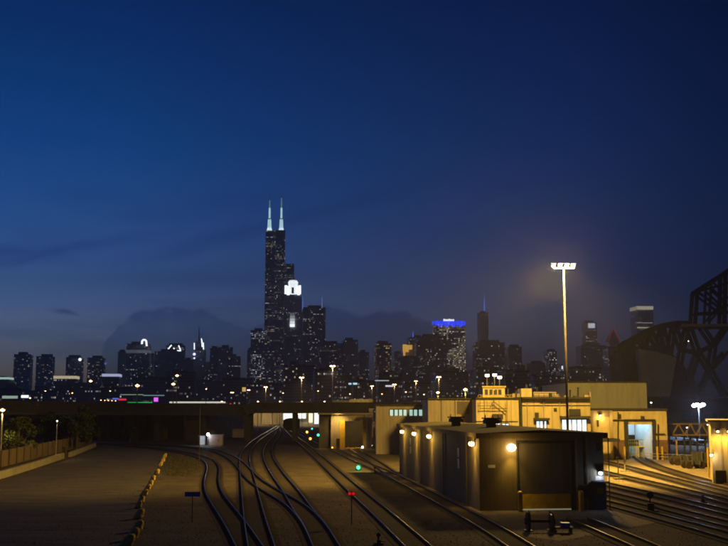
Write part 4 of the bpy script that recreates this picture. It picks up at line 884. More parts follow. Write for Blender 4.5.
for i, (px, py) in enumerate(st_px):
    o = G(px, py); s = .36 if i < 4 else (.32 if i < 10 else .40)
    import bmesh
    bm = bmesh.new(); bmesh.ops.create_icosphere(bm, subdivisions=2, radius=1)
    lean = rs.uniform(.2, .55); tx = rs.uniform(.55, .75)
    for v in bm.verts:
        p = v.co.copy(); m_ = max(abs(p.x), abs(p.y), abs(p.z)); p /= (m_ ** .8)
        k = 1 + rs.uniform(-.05, .05)
        p = Vector((p.x * tx * (1.25 - .35 * p.z) * k, p.y * .72 * k, p.z * .95 * k))
        v.co = Vector((p.x + p.z * lean, p.y + p.z * .1, p.z)) * s + Vector((0, 0, .88 * s))
        v.co.z = max(v.co.z, -.02)
    me = bpy.data.meshes.new('stone'); bm.to_mesh(me); bm.free(); me.materials.append(M_['stone'])
    b = bpy.data.objects.new('boulder', me); S.collection.objects.link(b); b.location = o; b.rotation_euler = (0, 0, rs.uniform(-.3, .3))
    tag(b, names[i] + ' rough block in the row edging the road', 'boulder', 'rough stone blocks in a row along the road')
qg = random.Random(5); m = MB()
for i in range(7000):
    p = G(qg.uniform(-10, 740), 440 + 120 * math.sqrt(qg.random())); r0 = qg.uniform(.02, .06) * (1 if p.y < 90 else 1.3); a = qg.uniform(0, 6)
    c_ = [p + Vector((math.cos(a + t) * r0, math.sin(a + t) * r0, 0)) for t in (0, 2.1, 4.2)]; t_p = p + Vector((0, 0, r0 * .9))
    for u in range(3): m.face([c_[u], c_[(u + 1) % 3], t_p])
tag(m.build('gravel', mat('loose_gravel', (.17, .14, .11), .95, var=.5, scale=6)), kind='stuff')
q = random.Random(12); m = MB()
for i in range(4200):
    if i % 3: p = G(q.gauss(188, 15), q.gauss(464, 5))
    else: p = G(q.gauss(172, 6), q.uniform(456, 476))
    h = q.uniform(.03, .13); d = Vector((q.uniform(-1, 1), q.uniform(-1, 1), 0)).normalized() * .05
    m.face([p - d, p + d, p + Vector((q.uniform(-.1, .1), q.uniform(-.1, .1), h))])
tag(m.build('weeds', mat('weed_blades', (.08, .085, .03), .9, var=.4, scale=2)), kind='stuff')
# trees
def tree(px, py_base, py_top, wpx, D, label, leaf, seed, name='leafy_tree', n=2600, leafs=.35, group=None, clumps=16, blobs=None):
    q = random.Random(seed); o = Vector((X(px, D), D, 0)); H = ZT(py_top, D); w = wpx / 2 * D / F
    r = thing(name, label, 'tree', o, group)
    m = MB(o); m.tube((0, 0, 0), (.1, 0, H * .45), .22, .15, n=9); m.tube((.1, 0, H * .44), (.0, 0, H * .8), .15, .05, n=7)
    cs = []
    for i in range(clumps):
        a = q.uniform(0, 6.283); rr = w * math.sqrt(q.uniform(0.02, .72)); z = H * q.uniform(.25, .97); rr *= 1.05 - .55 * max(0, z / H - .55) / .45
        c = Vector((rr * math.cos(a), rr * math.sin(a), z)); cs.append((c, q.uniform(.22, .42) * w)); m.tube((.05, 0, H * q.uniform(.25, .45)), tuple(c), .07, .02, n=5)
    m.build('trunk', M_['bark'], r)
    m = MB(o)
    for i in range(n):
        c, s_ = q.choice(cs); d = Vector((q.gauss(0, 1), q.gauss(0, 1), q.gauss(0, .8))).normalized() * s_ * q.uniform(.35, 1.1)
        p = c + d
        if p.z > H or p.z < .2: continue
        a = Vector((q.uniform(-1, 1), q.uniform(-1, 1), q.uniform(-.7, .7))).normalized() * leafs * q.uniform(.6, 1.2); b2 = a.cross(Vector((q.uniform(-1, 1), q.uniform(-1, 1), q.uniform(-1, 1)))).normalized() * leafs * .55
        m.face([p - a, p + b2, p + a, p - b2])
    m.build('crown', M_[leaf], r)
tree(20, 446, 417.5, 34, 156, 'yellow-green leafy tree lit by the lamp at the left edge', 'leaf_green', 1, n=3200, leafs=.22)
tree(78, 446, 402.5, 30, 186, 'large dark round tree before the viaduct at left', 'leaf_dark', 2, n=4200, leafs=.34, group='dark trees along the left fence')
tree(90, 446, 412, 18, 192, 'smaller dark tree hugging the right of the large round one', 'leaf_dark', 5, n=1600, leafs=.3, group='dark trees along the left fence')
tree(47, 446, 412, 24, 190, 'dark scrubby tree between the lit tree and the large round one', 'leaf_dark', 3, n=2200, leafs=.3, group='dark trees along the left fence')
tree(2, 446, 420, 20, 180, 'dark tree cut by the left edge behind the lamp', 'leaf_dark', 4, n=1500, leafs=.3, group='dark trees along the left fence')
tree(131, 440, 415, 16, 228, 'thin dark tree under the viaduct right of the road end', 'leaf_dark', 6, n=1100, leafs=.3)
tree(67.5, 454.5, 446.5, 7.5, 158, 'small bush between the two low concrete walls', 'leaf_green', 8, 'bush', 700, .13, clumps=8)
# grass strip
q = random.Random(11); m = MB(); ga, gc = G(-20, 484), G(95, 447.5)
for i in range(5000):
    t = q.random(); p = ga.lerp(gc, t) + Vector((q.uniform(-1.6, .5), q.uniform(-1, 1), 0)); h = q.uniform(.06, .22); d = Vector((q.uniform(-1, 1), q.uniform(-1, 1), 0)).normalized() * .05
    m.face([p - d, p + d, p + Vector((q.uniform(-.08, .08), q.uniform(-.08, .08), h))])
tag(m.build('grass', M_['grass']), kind='stuff')

# ------------------------------------------------------------------ skyline
def tower(x0, x1, ytop, D, style, label, name='office_tower', cat='tower', dep=34, plant=True, group=None, base=0.0, parent=None):
    """block on the street grid that fills photo columns x0..x1 and reaches row ytop"""
    zt_ = ZT(ytop, D); xc = (x0 + x1) / 2; t = abs(xc - 256) / F; k = F / D
    wm = (x1 - x0) / k; d = min(dep, .45 * wm / t if t > 0 else dep); side = d * t * k
    if xc > 256: fl = Vector((X(x0 + side, D), D, 0)); w = ((x1 - x0 - side) / k)
    else: fl = Vector((X(x0, D), D, 0)); w = ((x1 - x0 - side) / k)
    o = fl + E * w / 2
    r = parent or thing(name, label, cat, o, group)
    m = MB(fl, E, N); m.prism([(0, 0), (w, 0), (w, d), (0, d)], base, zt_, 0)
    if t < .09:                                            # party walls without windows
        for i_ in range(4, 24): m.uv[i_] = (0, -10)
    m.build('walls', FC[style], r)
    if plant:
        h = min(6, zt_ * .05); a, c = w * rnd.uniform(.12, .3), w * rnd.uniform(.65, .9)
        m = MB(fl, E, N); m.box(a, c, d * .2, d * .8, zt_ + .01, zt_ + h); m.build('rooftop_plant', M_['roofdark'], r)
        m = MB(fl, E, N)
        m.box(-.3, w + .3, -.3, -.01, zt_ - 1.2, zt_ + .8); m.build('parapet', M_['roofdark'], r)
    return r, fl, w, d, zt_
def band(fl, w, d, z0, z1, name, mm, r, out=.6, u0=0, u1=None):
    u1 = w if u1 is None else u1
    m = MB(fl, E, N); m.box(u0 - out, u1 + out, -out, (d + out) if (u0 == 0 and u1 == w) else 1, z0, z1); return m.build(name, mm, r)
# --- left part
r, fl, w, d, z = tower(-14, 12, 377.5, 1500, 'flats', 'low pale block at the left edge with a bright roof strip'); band(fl, w, d, z - 2.5, z + .5, 'roof_light', L_['wing'], r)
FG = 'four slab apartment towers at left'
for a, c, y, lb in ((12, 31, 354.5, 'first and widest of four apartment slabs from the left edge'), (34.5, 53, 356.5, 'second apartment slab from the left edge'), (64.5, 82, 357.5, 'third apartment slab, with a white light at its top right corner'), (86, 104, 358, 'fourth apartment slab, farthest right of the four')):
    r, fl, w, d, z = tower(a, c, y, 2150, 'flats', lb, 'apartment_tower', 'apartment tower', 26, True, FG)
    m = MB(fl, E, N)
    for k in range(1, 4): m.box(w * k / 4 - .4, w * k / 4 + .4, -.5, -.01, 0, z - 3)
    m.build('pier', M_['clad_grey'], r)
    if a == 64.5:
        m = MB(AT(80, 359.5, 2140)); m.ball((0, 0, 0), 3.2, 8, 6); m.build('rooftop_light', L_['crown'], r)
    if a == 86:
        m = MB(AT(105.5, 363.5, 2140)); m.ball((0, 0, 0), 2.4, 8, 6); m.build('rooftop_light', L_['bsign'], r); m = MB(); m.bar(AT(105.5, 363.5, 2141), AT(103, 367, 2150), 1.0); m.build('light_bracket', M_['steel'], r)
r, fl, w, d, z = tower(53, 78, 375.5, 1450, 'low', 'low block with a long yellowish glowing top storey', 'office_block', 'building', 30, False); band(fl, w, d, z - 4.5, z - .5, 'lit_storey', L_['band_y'], r)
r, fl, w, d, z = tower(101.5, 120.5, 373.5, 1450, 'low', 'low block with a bluish white glowing top storey', 'office_block', 'building', 30, False); band(fl, w, d, z - 4.2, z - .5, 'lit_storey', L_['band_b'], r)
tower(116.5, 126, 352, 2300, 'dull', 'plain grey tower just left of the white-crowned tower')
r, fl, w, d, z = tower(124.8, 149.5, 344, 2250, 'office', 'broad tower with a glowing white horseshoe crown', dep=36)
band(fl, w, d, z - 20, z - 13, 'lit_storey', emit('dim_storey', (.8, .85, 1), .09), r, .5)
m = MB()
for a, c in (((141.8, 344), (142.2, 340.6)), ((142.2, 340.6), (144.2, 339.6)), ((144.2, 339.6), (146.2, 340.6)), ((146.2, 340.6), (146.8, 346))): m.bar(AT(*a, 2240), AT(*c, 2240), 3.2)
m.build('crown', L_['crown'], r)
tower(146, 153.5, 353, 2350, 'dull', 'narrow grey block right of the white-crowned tower', plant=False)
r, fl, w, d, z = tower(165, 184, 345.5, 2500, 'black', 'dark tower with slanting white lights on its top')
m = MB()
for a, c in (((167.5, 350), (171.5, 345)), ((173.5, 348), (175.5, 350.5)), ((178.5, 345.5), (180.5, 350)), ((176, 350.5), (181, 350.8))): m.bar(AT(*a, 2440), AT(*c, 2440), 2.2)
m.build('crown_light', L_['crown'], r)
tower(153.5, 183.5, 351.5, 2250, 'dull', 'wide pale grey slab in front of the slanting white lights')
r, fl, w, d, z = tower(192.3, 205, 350, 2450, 'glass', 'slim spired tower with white light strips at its shoulders')
m = MB(fl, E, N); m.box(w * .18, w * .8, d * .2, d * .8, z, z + 22); m.build('upper_walls', FC['glass'], r)
m = MB(); m.tube(AT(199, 341, 2465), AT(199, 326.5, 2465), 2.2, .4, n=6); m.build('spire', M_['steel'], r)
m = MB()
for a, c in (((194.3, 343), (194.3, 349.5)), ((201.3, 338.5), (202, 341.5)), ((203.3, 342.5), (203.5, 349.5)), ((201.8, 341), (202.2, 347))): m.bar(AT(*a, 2430), AT(*c, 2430), 2.0)
m.build('light_strip', L_['crown'], r)
for y in (354.2, 358.2): m = MB(AT(194.3, y, 2435)); m.ball((0, 0, 0), 3.4 if y < 356 else 2.2, 8, 6); m.build('blue_light', emit('violet_lamp', (.55, .6, 1), 3), r)
tower(183, 193, 360, 2300, 'dull', 'low dull block left of the slim spired tower')
tower(209, 218, 348.5, 2350, 'black', 'dark narrow slab of a joined pair'); tower(217.2, 232, 347.5, 2300, 'dull', 'paler slab joined to the dark narrow one', dep=24)
r_ = tower(227, 240, 356.5, 2150, 'black', 'rounded black tower with yellowish windows near the gap left of the tallest tower')[0]
tower(204, 210, 362, 2400, 'office', 'low strip of a block between spired tower and joined slabs', plant=False)
tower(246.5, 252, 350, 2400, 'office', 'low sliver of a tower left of the busy lit block'); tower(249.8, 264, 330.5, 2380, 'busy', 'busy lit office block at the left foot of the tallest tower')
# --- tallest tower, bundled tubes with setbacks
WD = 2520.0; wt = thing('tallest_tower', 'tallest black skyscraper of stepped tubes with two floodlit white antennas', 'skyscraper', (X(275, WD), WD, 0))
wf_ = facade('tallest_tower_facade', (0.022, 0.022, 0.026), 3.0, 3.9, 0.15, WARM, (0.75, 0.9, 0.85), 0.8, 0.10, clump=0.6)
t_ = (X(283.3, WD) - X(263.6, WD)) / 2 / E.x
o = Vector((X(263.6, WD), WD, 0))
zs = [ZT(y, WD) for y in (229.5, 262, 300, 320)]
def tube(u0, u1, v0, v1, z1, nm='walls'):
    m = MB(o, E, N); m.box(u0 * t_, u1 * t_, v0 * t_, v1 * t_, 0, z1)
    for i_ in range(4, 24): m.uv[i_] = (0, -10)
    m.build(nm, wf_, wt)
tube(0, 2, 1, 2, zs[0], 'main_tubes'); tube(0, 1, .003, 1 - .003, zs[0] - 2, 'front_tube'); tube(1.003, 2, .003, 1 - .003, zs[0] - .5, 'front_tube')
tube(2.003, 3, 1.003, 2, zs[1], 'side_tube'); tube(2.003, 3, 0, 1, ZT(277, WD), 'side_tube'); tube(0, 2, 2.003, 3, zs[1], 'rear_tube')
for zz in (zs[0] - 6, zs[0] - 108, zs[0] - 235): m = MB(o, E, N); m.box(-.4, 2 * t_ + .4, -.4, 2, zz - 5, zz); m.build('louvre_band', M_['steel'], wt)
for px, y0 in ((267.3, 200), (279.4, 198)):
    zb = zs[0]; xa = X(px, WD + 25)
    def zz(y): return ZT(y, WD + 25)
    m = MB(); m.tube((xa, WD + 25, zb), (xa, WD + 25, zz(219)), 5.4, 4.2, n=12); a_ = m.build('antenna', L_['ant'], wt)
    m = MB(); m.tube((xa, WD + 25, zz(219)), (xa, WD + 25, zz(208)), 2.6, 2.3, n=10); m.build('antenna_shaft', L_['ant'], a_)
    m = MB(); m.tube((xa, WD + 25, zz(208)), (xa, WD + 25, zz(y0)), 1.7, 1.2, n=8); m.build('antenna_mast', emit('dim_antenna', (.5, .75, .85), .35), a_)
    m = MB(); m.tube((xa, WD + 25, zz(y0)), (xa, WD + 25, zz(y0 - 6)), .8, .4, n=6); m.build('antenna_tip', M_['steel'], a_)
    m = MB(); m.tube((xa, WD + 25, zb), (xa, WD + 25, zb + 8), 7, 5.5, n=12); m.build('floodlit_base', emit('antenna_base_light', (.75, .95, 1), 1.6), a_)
    m = MB(); m.tube((xa, WD + 25, zz(219.5)), (xa, WD + 25, zz(218.6)), 4.6, n=10); m.build('antenna_ring', M_['pole'], a_)
# --- white-crowned tower beside it
KD = 2400.0; r, fl, w, d, z = tower(283.2, 300.8, 296, KD, 'dull', 'slender tower with a dazzling white drum crown and four corner lanterns', plant=False, dep=30)
def kp(px): return X(px, KD + 12)
def kz(y): return ZT(y, KD + 12)
m = MB(); m.tube((kp(292), KD + 12, kz(294)), (kp(292), KD + 12, kz(282.5)), 11.5, n=20); m.tube((kp(292), KD + 12, kz(282.5)), (kp(292), KD + 12, kz(280.5)), 12.5, 9, n=20); m.build('crown', emit('drum_light', (.9, .97, 1), 1.5), r)
for px, dd in ((285.2, 2), (299, 2), (286.8, 22), (297.4, 22)): m = MB(); m.tube((kp(px), KD + dd, kz(294.5)), (kp(px), KD + dd, kz(286)), 3.3, n=10); m.build('corner_lantern', L_['crown'], r)
m = MB(); m.box(kp(291), kp(293.2), KD - .9, KD - .2, kz(294), kz(288)); m.build('crown_arch', M_['steel'], r)
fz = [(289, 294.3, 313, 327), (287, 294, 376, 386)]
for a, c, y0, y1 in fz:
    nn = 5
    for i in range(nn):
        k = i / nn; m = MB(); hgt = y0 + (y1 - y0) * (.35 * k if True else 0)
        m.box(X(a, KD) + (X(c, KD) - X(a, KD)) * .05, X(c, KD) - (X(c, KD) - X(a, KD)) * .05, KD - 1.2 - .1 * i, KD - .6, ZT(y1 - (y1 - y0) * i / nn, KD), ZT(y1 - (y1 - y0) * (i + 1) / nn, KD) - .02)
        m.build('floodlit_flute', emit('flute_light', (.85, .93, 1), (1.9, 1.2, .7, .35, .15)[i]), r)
r, fl, w, d, z = tower(301.5, 325, 307.5, 2350, 'office', 'tower with a thin antenna at each front corner, right of the white drum crown', dep=34)
tower(300.2, 303.5, 312, 2450, 'dull', 'sliver of a tower showing behind the twin-antenna one', plant=False)
m = MB(); m.tube(AT(302.8, 309, 2352), AT(302.8, 296, 2352), 1.1, .5, n=6); m.build('antenna', L_['antb'], r)
m = MB(); m.tube(AT(322, 308, 2352), AT(322, 297, 2352), 1.3, .6, n=6); m.build('antenna', emit('pale_antenna', (.35, .4, .9), .5), r)
tower(318, 343.5, 343.5, 2200, 'low', 'dark broad block with scattered lights right of the twin-antenna tower'); tower(342, 358, 340, 2300, 'dull', 'taller dull block with a rounded top behind the broad one')
tower(357.5, 369, 352.5, 2250, 'low', 'lower dark block right of the dull rounded one'); 
tower(374.2, 391.5, 343.5, 2150, 'amber', 'amber-windowed tower standing alone'); tower(393, 404, 353.5, 2300, 'office', 'plain block between the amber-windowed and gold-lit towers')
r, fl, w, d, z = tower(402, 414, 344.5, 2250, 'dull', 'stepped tower whose left side is floodlit gold', plant=False)
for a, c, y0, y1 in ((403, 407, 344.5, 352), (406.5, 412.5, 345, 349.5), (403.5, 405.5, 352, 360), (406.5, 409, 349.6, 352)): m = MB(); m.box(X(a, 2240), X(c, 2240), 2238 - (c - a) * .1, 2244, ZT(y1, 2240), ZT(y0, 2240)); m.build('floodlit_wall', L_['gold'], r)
m = MB(); m.tube(AT(413, 337, 2290), AT(413, 331.5, 2290), 1.4, .4, n=6)
sp = tower(407, 428, 337.5, 2300, 'black', 'stepped black tower with a small violet spire light'); m.build('spire', L_['antb'], sp[0])
tower(414.5, 447.5, 336.5, 2150, 'black', 'broad black block overlapping the blue-topped tower', dep=30); tower(398, 421, 358, 2000, 'low', 'lower dark block below the gold-lit tower')
BD = 2320.0; r, fl, w, d, z = tower(433, 466.8, 320.5, BD, 'bright', 'tower with a vivid blue band round its top and a white sign', plant=False, dep=30)
for i in range(9): band(fl, w / 9 * .96, d, z - 12 + (1.5 if i % 2 else 0), z - .3, 'blue_panel', L_['blue'], r, .6) if False else None
m = MB(fl, E, N)
for i in range(9): m.box(w * i / 9 + .6, w * (i + 1) / 9 - .6, -1.0, -.01, z - (14 if i % 2 else 11), z - .4)
m.box(-1, -.01, 0, d, z - 8, z - .4); m.build('blue_band', L_['blue'], r)
m = MB(); a = X(444, BD); c = X(455, BD); u = a
for i in range(6): m.box(a + (c - a) * i / 6 + .4, a + (c - a) * (i + 1) / 6 - .2, BD - 3, BD - 1.5, z - 1.5, z + (3.5 if i in (0, 3) else 2.6))
m.build('sign', L_['sign'], r)
r, fl, w, d, z = tower(478.3, 489.8, 312.5, 3500, 'glass', 'slender distant tower with a bluish spire', dep=34)
m = MB(); m.tube(AT(484.3, 311, 3520), AT(484.3, 301, 3520), 2.6, 1.8, n=8); m.tube(AT(484.3, 301, 3520), AT(484.3, 294, 3520), 1.2, .5, n=6); m.build('spire', L_['antb'], r)
tower(473, 506, 342.5, 2150, 'black', 'wide flat-topped black block below the slender spired tower', dep=30); tower(505, 523, 347, 2200, 'office', 'flat-topped block joined right of the wide black one')
tower(527, 546, 363, 2100, 'low', 'low dark block with two lit storeys left of the pole'); r, fl, w, d, z = tower(545, 558, 351.5, 2200, 'busy', 'block with white lights down its right edge')
m = MB(); m.bar(AT(562.3, 366, 2100), AT(562.3, 375, 2100), 2.4); rr_ = tower(556.5, 563.5, 364, 2110, 'low', 'narrow low block with one upright white light by the mast', plant=False)[0]; m.build('light_strip', L_['sign'], rr_)
r, fl, w, d, z = tower(583.5, 599.5, 322.5, 2600, 'office', 'tower with a pale lit panel at its top, right of the light mast', dep=30)
m = MB(); m.box(X(590.3, 2590), X(597, 2590), 2588, 2590, ZT(328, 2590), ZT(323.3, 2590)); m.build('lit_panel', L_['crown2'], r)
tower(577, 608, 345.5, 2300, 'dull', 'broad dull block stepping down in front of the panel-topped tower'); tower(604, 617, 349, 2150, 'low', 'block with white window dots left of the red-outlined roof')
# red diamond outlined tower
r, fl, w, d, z = tower(608.5, 619.5, 346, 2900, 'dull', 'tower whose sloping diamond roof is outlined in dim red', plant=False)
p0, p1, p2, p3 = AT(607.8, 341, 2895), AT(613, 328, 2895), AT(620, 342, 2930), AT(613.5, 351, 2893)
m = MB(); m.face([p0, p3, p2, p1]); m.face([p1, p2 + Vector((0, 30, 0)), p0 + Vector((0, 30, 0))]); m.build('sloping_roof', M_['clad_grey'], r)
m = MB()
for a, c in ((p0, p1), (p1, p2)): m.bar(a + Vector((0, -3, 0)), c + Vector((0, -3, 0)), 1.6)
m.build('red_outline', L_['redline'], r)
AD = 3500.0; r, fl, w, d, z = tower(633, 657, 305.8, AD, 'office', 'tall white-banded tower on the right with a reddish dark side', plant=False, dep=58)
m = MB(fl, E, N); m.box(1, w + .3, -1.2, -.02, z - 13, z - 1); m.build('top_band', L_['aon'], r)
m = MB(fl, E, N); m.box(-1.2, -.02, 0, d, z - 15, z - 2); m.build('top_band', emit('dim_warm_band', (.85, .75, .5), .42), r)
m = MB(fl, E, N); m.box(.5, w * .9, -.9, -.02, z - 78, z - 74); m.box(.5, w * .9, -.9, -.02, z - 60, z - 58.5); m.build('lit_storey', L_['aon'], r)
m = MB(); m.tube(AT(645, 305, AD + 20), AT(645, 299.5, AD + 20), .8, .3, n=5); m.build('mast', M_['steel'], r)
# --- nearer low city blocks between the viaduct and the towers
lows = [(-10, 30, 389, 'low', 'dim low block at the far left behind the deck'), (28, 62, 391, 'low', 'dark low block under the second apartment slab'), (58, 104, 386, 'low', 'dark wide block below the yellowish glowing storey'),
 (100, 136, 388, 'low', 'low block behind the red and blue signs'), (132, 170, 378, 'dull', 'wide dull block behind the warm blurred lamp'), (166, 196, 372, 'low', 'dim block right of the two close warm lamps'),
 (194, 224, 381, 'low', 'low dark block above the left half of the lit train'), (222, 252, 379, 'low', 'low dark block below the rounded black tower'), (250, 284, 384, 'office', 'low lit block at the foot of the tallest tower'),
 (282, 314, 366, 'low', 'mid-height block below the white column light'), (312, 334, 370, 'low', 'mid-height dark block left of the tallest yard lamp'), (330, 352, 376, 'low', 'low block right of the tallest yard lamp'),
 (350, 376, 381, 'low', 'low block above the ochre building'), (374, 402, 374, 'office', 'low block with bright roof lamps below the amber-windowed tower'), (400, 432, 383, 'low', 'low block above the office wing'),
 (430, 472, 372, 'low', 'dark block behind the orange sodium lamps'), (468, 498, 368, 'low', 'dark block behind the rooftop penthouse'), (496, 530, 371, 'low', 'dark block right of the penthouse floodlights'),
 (526, 562, 376, 'office', 'low block behind the rooftop ducts'), (560, 606, 368, 'low', 'low block behind the base of the light mast'), (602, 636, 366, 'low', 'low block left of the lift bridge counterweight')]
rl = random.Random(21)
for i, (a, c, y, s_, lb) in enumerate(lows):
    D = 1000 + rl.random() * 500; r, fl, w, d, z = tower(a, c, y, D, s_, lb, 'city_block', 'building', 40, True, 'low city blocks behind the viaduct')
    m = MB(fl, E, N); u = rl.uniform(.1, .6); m.box(w * u, w * (u + .3), 2, 20, z + .02, z + rl.uniform(3, 7)); m.build('upper_storey', FC[s_], r)
# small lit things low on the skyline: each a sign or roof light on its own block
def lowsign(px0, px1, y0, y1, D, ln, label, name='lit_sign', cat='sign'):
    a, c = X(px0, D), X(px1, D); r = thing(name, label, cat, ((a + c) / 2, D, 0))
    m = MB(); m.box(a, c, D, D + 1.0, ZT(y1, D), ZT(y0, D)); m.build('panel', L_[ln] if isinstance(ln, str) else ln, r)
    m = MB(); zb = ZT(y1, D)
    for x in (a + (c - a) * .2, a + (c - a) * .8): m.bar((x, D + .5, 0), (x, D + .5, zb), .5)
    m.build('post', M_['steel'], r)
lowsign(127.5, 152, 402.1, 404.1, 700, 'gsign', 'long green glowing sign strip above the viaduct'); lowsign(118.5, 126, 398.6, 400.4, 720, 'rsign', 'short red sign right of the blue one'); lowsign(112.5, 118, 398.0, 399.6, 725, 'bsign', 'short blue sign left of the red one')
lowsign(153.8, 157.8, 397.5, 401.6, 690, 'msign', 'small square magenta sign right of the long green strip'); lowsign(120, 143, 394.3, 395.0, 760, emit('faint_strip', (.6, .9, .6), .35), 'faint greenish light line above the long green sign')
lowsign(143, 164, 395.0, 395.8, 765, emit('faint_strip_b', (.5, .85, .75), .35), 'faint teal light line above the magenta sign')
lowsign(2, 17, 395.8, 398.5, 640, emit('pale_strip', (.7, .95, .8), .4), 'pale green shop light strip at lower left', 'shop_light', 'sign'); lowsign(21, 28, 395.2, 397.8, 640, 'sign', 'bright bluish white light box at lower left', 'shop_light', 'sign')
lowsign(348.5, 351.5, 383.0, 384.6, 900, emit('teal_sign', (.5, .85, 1), 1.0), 'short teal light left of two, beyond the tallest yard lamp'); lowsign(353, 357.2, 382.8, 384.6, 902, emit('teal_sign_b', (.55, .9, 1), 1.0), 'longer teal light right of two, beyond the tallest yard lamp')
lowsign(385.5, 393.5, 385.2, 386.8, 880, emit('roof_strip', (.9, .95, 1), .8), 'short white roof strip beside a yard lamp, lower'); lowsign(375, 389, 380.2, 381.0, 930, emit('roof_strip_b', (.85, .9, 1), .6), 'long thin white roof strip below the amber-windowed tower')
lowsign(242, 245.5, 387.3, 391.5, 700, emit('yellow_sign', (1, .7, .1), .6), 'small square yellow sign left of the faint yard lamps')
for i, px in enumerate((101, 104.8, 108.4, 112, 115.6)):
    street_lamp(px, 400.2 + .15 * i, 520, ['first', 'second', 'third', 'fourth', 'fifth'][i] + ' from the left in the short row of orange dots by the red sign', 'far', 'row of orange lamps over the road', .55, heads=1)
# lit train on the far deck
tr = thing('lit_train', 'long passenger train with a row of glowing white windows behind the deck', 'train', (X(198, 640), 640, 0))
m = MB(); m.box(X(169, 640), X(226, 640), 640, 643, ZT(405.5, 640), ZT(400.6, 640)); m.build('body', M_['steel'], tr)
m = MB()
for k in range(56):
    a = 169.6 + k; m.box(X(a, 640), X(a + .78, 640), 639.9, 639.99, ZT(403.1, 640), ZT(401.6, 640))
m.build('window_row', L_['train'], tr)
m = MB(); m.box(X(160, 640), X(240, 640), 636, 648, ZT(407.5, 640), ZT(405.55, 640)); m.build('track_deck', M_['dark_conc'], thing('rail_deck', 'thin dark elevated deck carrying the lit train', 'viaduct', (X(200, 640), 642, 0)))
for px, y in ((217, 404.5), (212.5, 404.8), (230.5, 404.2), (235, 416.5)):
    D = 560 if y < 410 else 300; p = AT(px, y, D); r = thing('tail_light', {217: 'red light right of the train, middle one', 212.5: 'red light under the right end of the lit train', 230.5: 'rightmost red light beyond the train', 235: 'lone red light under the viaduct deck'}[px], 'light', (p.x, D, 0), 'small red lights near the train')
    m = MB(p); m.ball((0, 0, 0), .55 if D > 400 else .28, 8, 6); m.build('lens', L_['tail'], r); m = MB(); m.bar((p.x, D + .2, 0), (p.x, D + .2, p.z), .15); m.build('post', M_['steel'], r)

# ------------------------------------------------------------------ lift bridge at right
LB = 330.0
lb = thing('lift_bridge', 'huge dark steel bascule bridge with lattice trusses at the right edge', 'bridge', (X(700, LB), LB, 0))
def q_(px, py, dd=0): return AT(px, py, LB) + Vector((0, dd, 0))
def trussplane(dd):
    m = MB(); B = lambda a, c, w: m.bar(q_(*a, dd), q_(*c, dd), w)
    ch = [(617, 349), (627, 343.5), (640, 336), (652, 329.5), (664, 325.5), (676, 323.5), (690, 323.5)]
    for a, c in zip(ch, ch[1:]): B(a, c, 1.7)
    lo = [(618, 352), (632, 349), (646, 347), (660, 350), (671, 356), (681, 366), (691, 380), (700, 396), (705, 412)]
    for a, c in zip(lo, lo[1:]): B(a, c, 1.4)
    for a, c in (((627, 343.5), (632, 349)), ((640, 336), (646, 347)), ((652, 329.5), (646, 347)), ((652, 329.5), (660, 350)), ((664, 325.5), (660, 350)), ((664, 325.5), (671, 356)), ((676, 323.5), (671, 356)), ((676, 323.5), (684, 350)), ((684, 350), (681, 366)), ((690, 324), (684, 350)),
                 ((690, 324), (700, 352)), ((700, 352), (691, 380)), ((684, 350), (700, 352)), ((700, 352), (716, 345)), ((716, 345), (712, 370)), ((712, 370), (700, 396)), ((712, 370), (728, 352)), ((712, 370), (728, 396)), ((700, 396), (728, 404)), ((700, 352), (712, 370)), ((716, 345), (728, 327)), ((704, 327), (716, 345)), ((640, 336), (632, 349))): B(a, c, 1.0)
    m.build('main_truss', M_['bridge_steel'], lb)
    m = MB(); B = lambda a, c, w: m.bar(q_(*a, dd), q_(*c, dd), w * .72)
    for a, c, w in (((695, 324), (697.3, 291.5), 1.5), ((697.3, 291.5), (728, 272), 1.5), ((728, 272), (748, 258), 1.5), ((709, 324), (711, 284), 1.0), ((724.5, 324), (725.5, 273), 1.6), ((696, 313.5), (726, 312), 1.0), ((697.3, 291.5), (725, 312), 1.0), ((711, 290), (728, 306), .9), ((709, 322), (725, 304), .9), ((697.3, 291.5), (728, 283), 1.0), ((713, 282), (728, 298), .8), ((728, 324), (748, 324), 1.2), ((746, 400), (748, 258), 1.6)): B(a, c, w)
    m.build('tower_truss', M_['bridge_steel'], lb)
trussplane(0); trussplane(5)
def brace(a, c, w): m = MB(); m.bar(a, c, w); m.build('cross_brace', M_['bridge_steel'], lb)
for a in ((617, 349), (640, 336), (664, 325.5), (690, 324), (697.3, 291.5), (711, 284), (725.5, 274), (671, 356), (691, 380), (712, 370), (728, 312), (711, 313)): brace(q_(*a), q_(*a, 5), .9)
for a, c in (((617, 349), (640, 336)), ((640, 336), (664, 325.5)), ((664, 325.5), (690, 324)), ((697.3, 291.5), (711, 284)), ((711, 284), (725.5, 274))): brace(q_(*a), q_(*c, 5), .7)
m = MB(); m.box(X(683, LB), X(760, LB), LB - 1.5, LB + 11, ZT(326.8, LB), ZT(324.2, LB)); m.build('walkway_beam', M_['clad_grey'], lb)
def slab(pts, d0, d1):
    m = MB(); a = [AT(x, y, LB) + Vector((0, d0, 0)) for x, y in pts]; c = [AT(x, y, LB) + Vector((0, d1, 0)) for x, y in pts]; n = len(a)
    m.mesh([tuple(v) for v in a] + [tuple(v) for v in c], [tuple(range(n)), tuple(reversed(range(n, 2 * n)))] + [(i, i + n, (i + 1) % n + n, (i + 1) % n) for i in range(n)]); return m
slab([(632.5, 350), (638.5, 396.5), (663.5, 397), (670, 358.5), (650, 353)], -7, 16).build('counterweight', M_['clay'], lb)
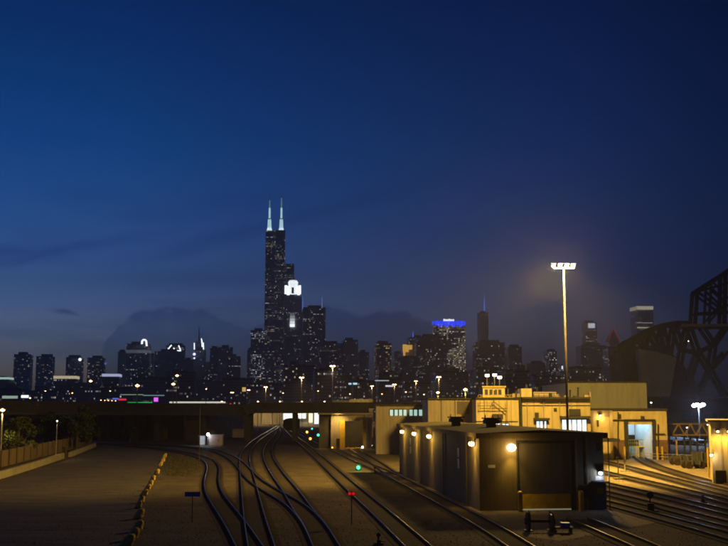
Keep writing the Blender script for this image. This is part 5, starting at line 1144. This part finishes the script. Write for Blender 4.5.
slab([(619, 352), (622, 388), (638, 396), (632.3, 350)], -3, 14).build('counterweight_arm', M_['bridge_steel'], lb)
slab([(663, 398), (668, 412), (760, 412), (760, 398)], 2, 8).build('girder', M_['bridge_steel'], lb)
slab([(672, 362), (668, 397.5), (702, 397.5), (690, 382), (680, 368)], 3, 8).build('gusset', M_['bridge_steel'], lb)
slab([(640, 397.2), (640, 408), (662.5, 408), (662.5, 397.2)], 3, 8).build('support', M_['bridge_steel'], lb)
for a, c in ((668, 684), (706, 716), (728, 745)): m = MB(); m.box(X(a, LB), X(c, LB), LB + 3, LB + 9, 0, ZT(398, LB)); m.build('pier', M_['dark_conc'], lb)
for px, y, D, lbk in ((691, 341, 900, 'upper white light glimpsed through the bridge lattice'), (697, 352, 900, 'lower white light glimpsed through the bridge lattice'), (651, 402.5, 300, 'small white lamp below the bridge counterweight'), (686, 427.5, 230, 'small white lamp above the lattice gantry'), (706.5, 424.5, 190, 'small white lamp at the right end of the lattice gantry')):
    street_lamp(px, y, D, lbk, 'farw', 'scattered small white lamps at right', .9 if D < 400 else .7, heads=1)
rv = thing('back_shed', 'dark low shed behind the white floodlight under the bridge', 'shed', (X(690, 260), 260, 0))
m = MB(); m.box(X(652, 260), X(760, 260), 260, 275, 0, ZT(421, 260)); m.build('wall', M_['dark_conc'], rv)
m = MB(); m.box(X(651, 260), X(760, 260), 259.5, 275.5, ZT(420.9, 260), ZT(419.8, 260)); m.build('roof', M_['roofdark'], rv)

# ------------------------------------------------------------------ haze: the air itself
m = MB(); m.box(-3700, 3700, -60, 4400, -1.5, 560)
hz = m.build('haze', bpy.data.materials.new('haze_air')); hm = hz.data.materials[0]; hm.use_nodes = True; hn = hm.node_tree; hn.nodes.clear()
pv_ = hn.nodes.new('ShaderNodeVolumePrincipled'); ho = hn.nodes.new('ShaderNodeOutputMaterial'); hn.links.new(pv_.outputs[0], ho.inputs['Volume'])
pv_.inputs['Color'].default_value = (.95, .92, 1.0, 1); pv_.inputs['Density'].default_value = 2.5e-4; pv_.inputs['Anisotropy'].default_value = .5
tag(hz, kind='stuff')
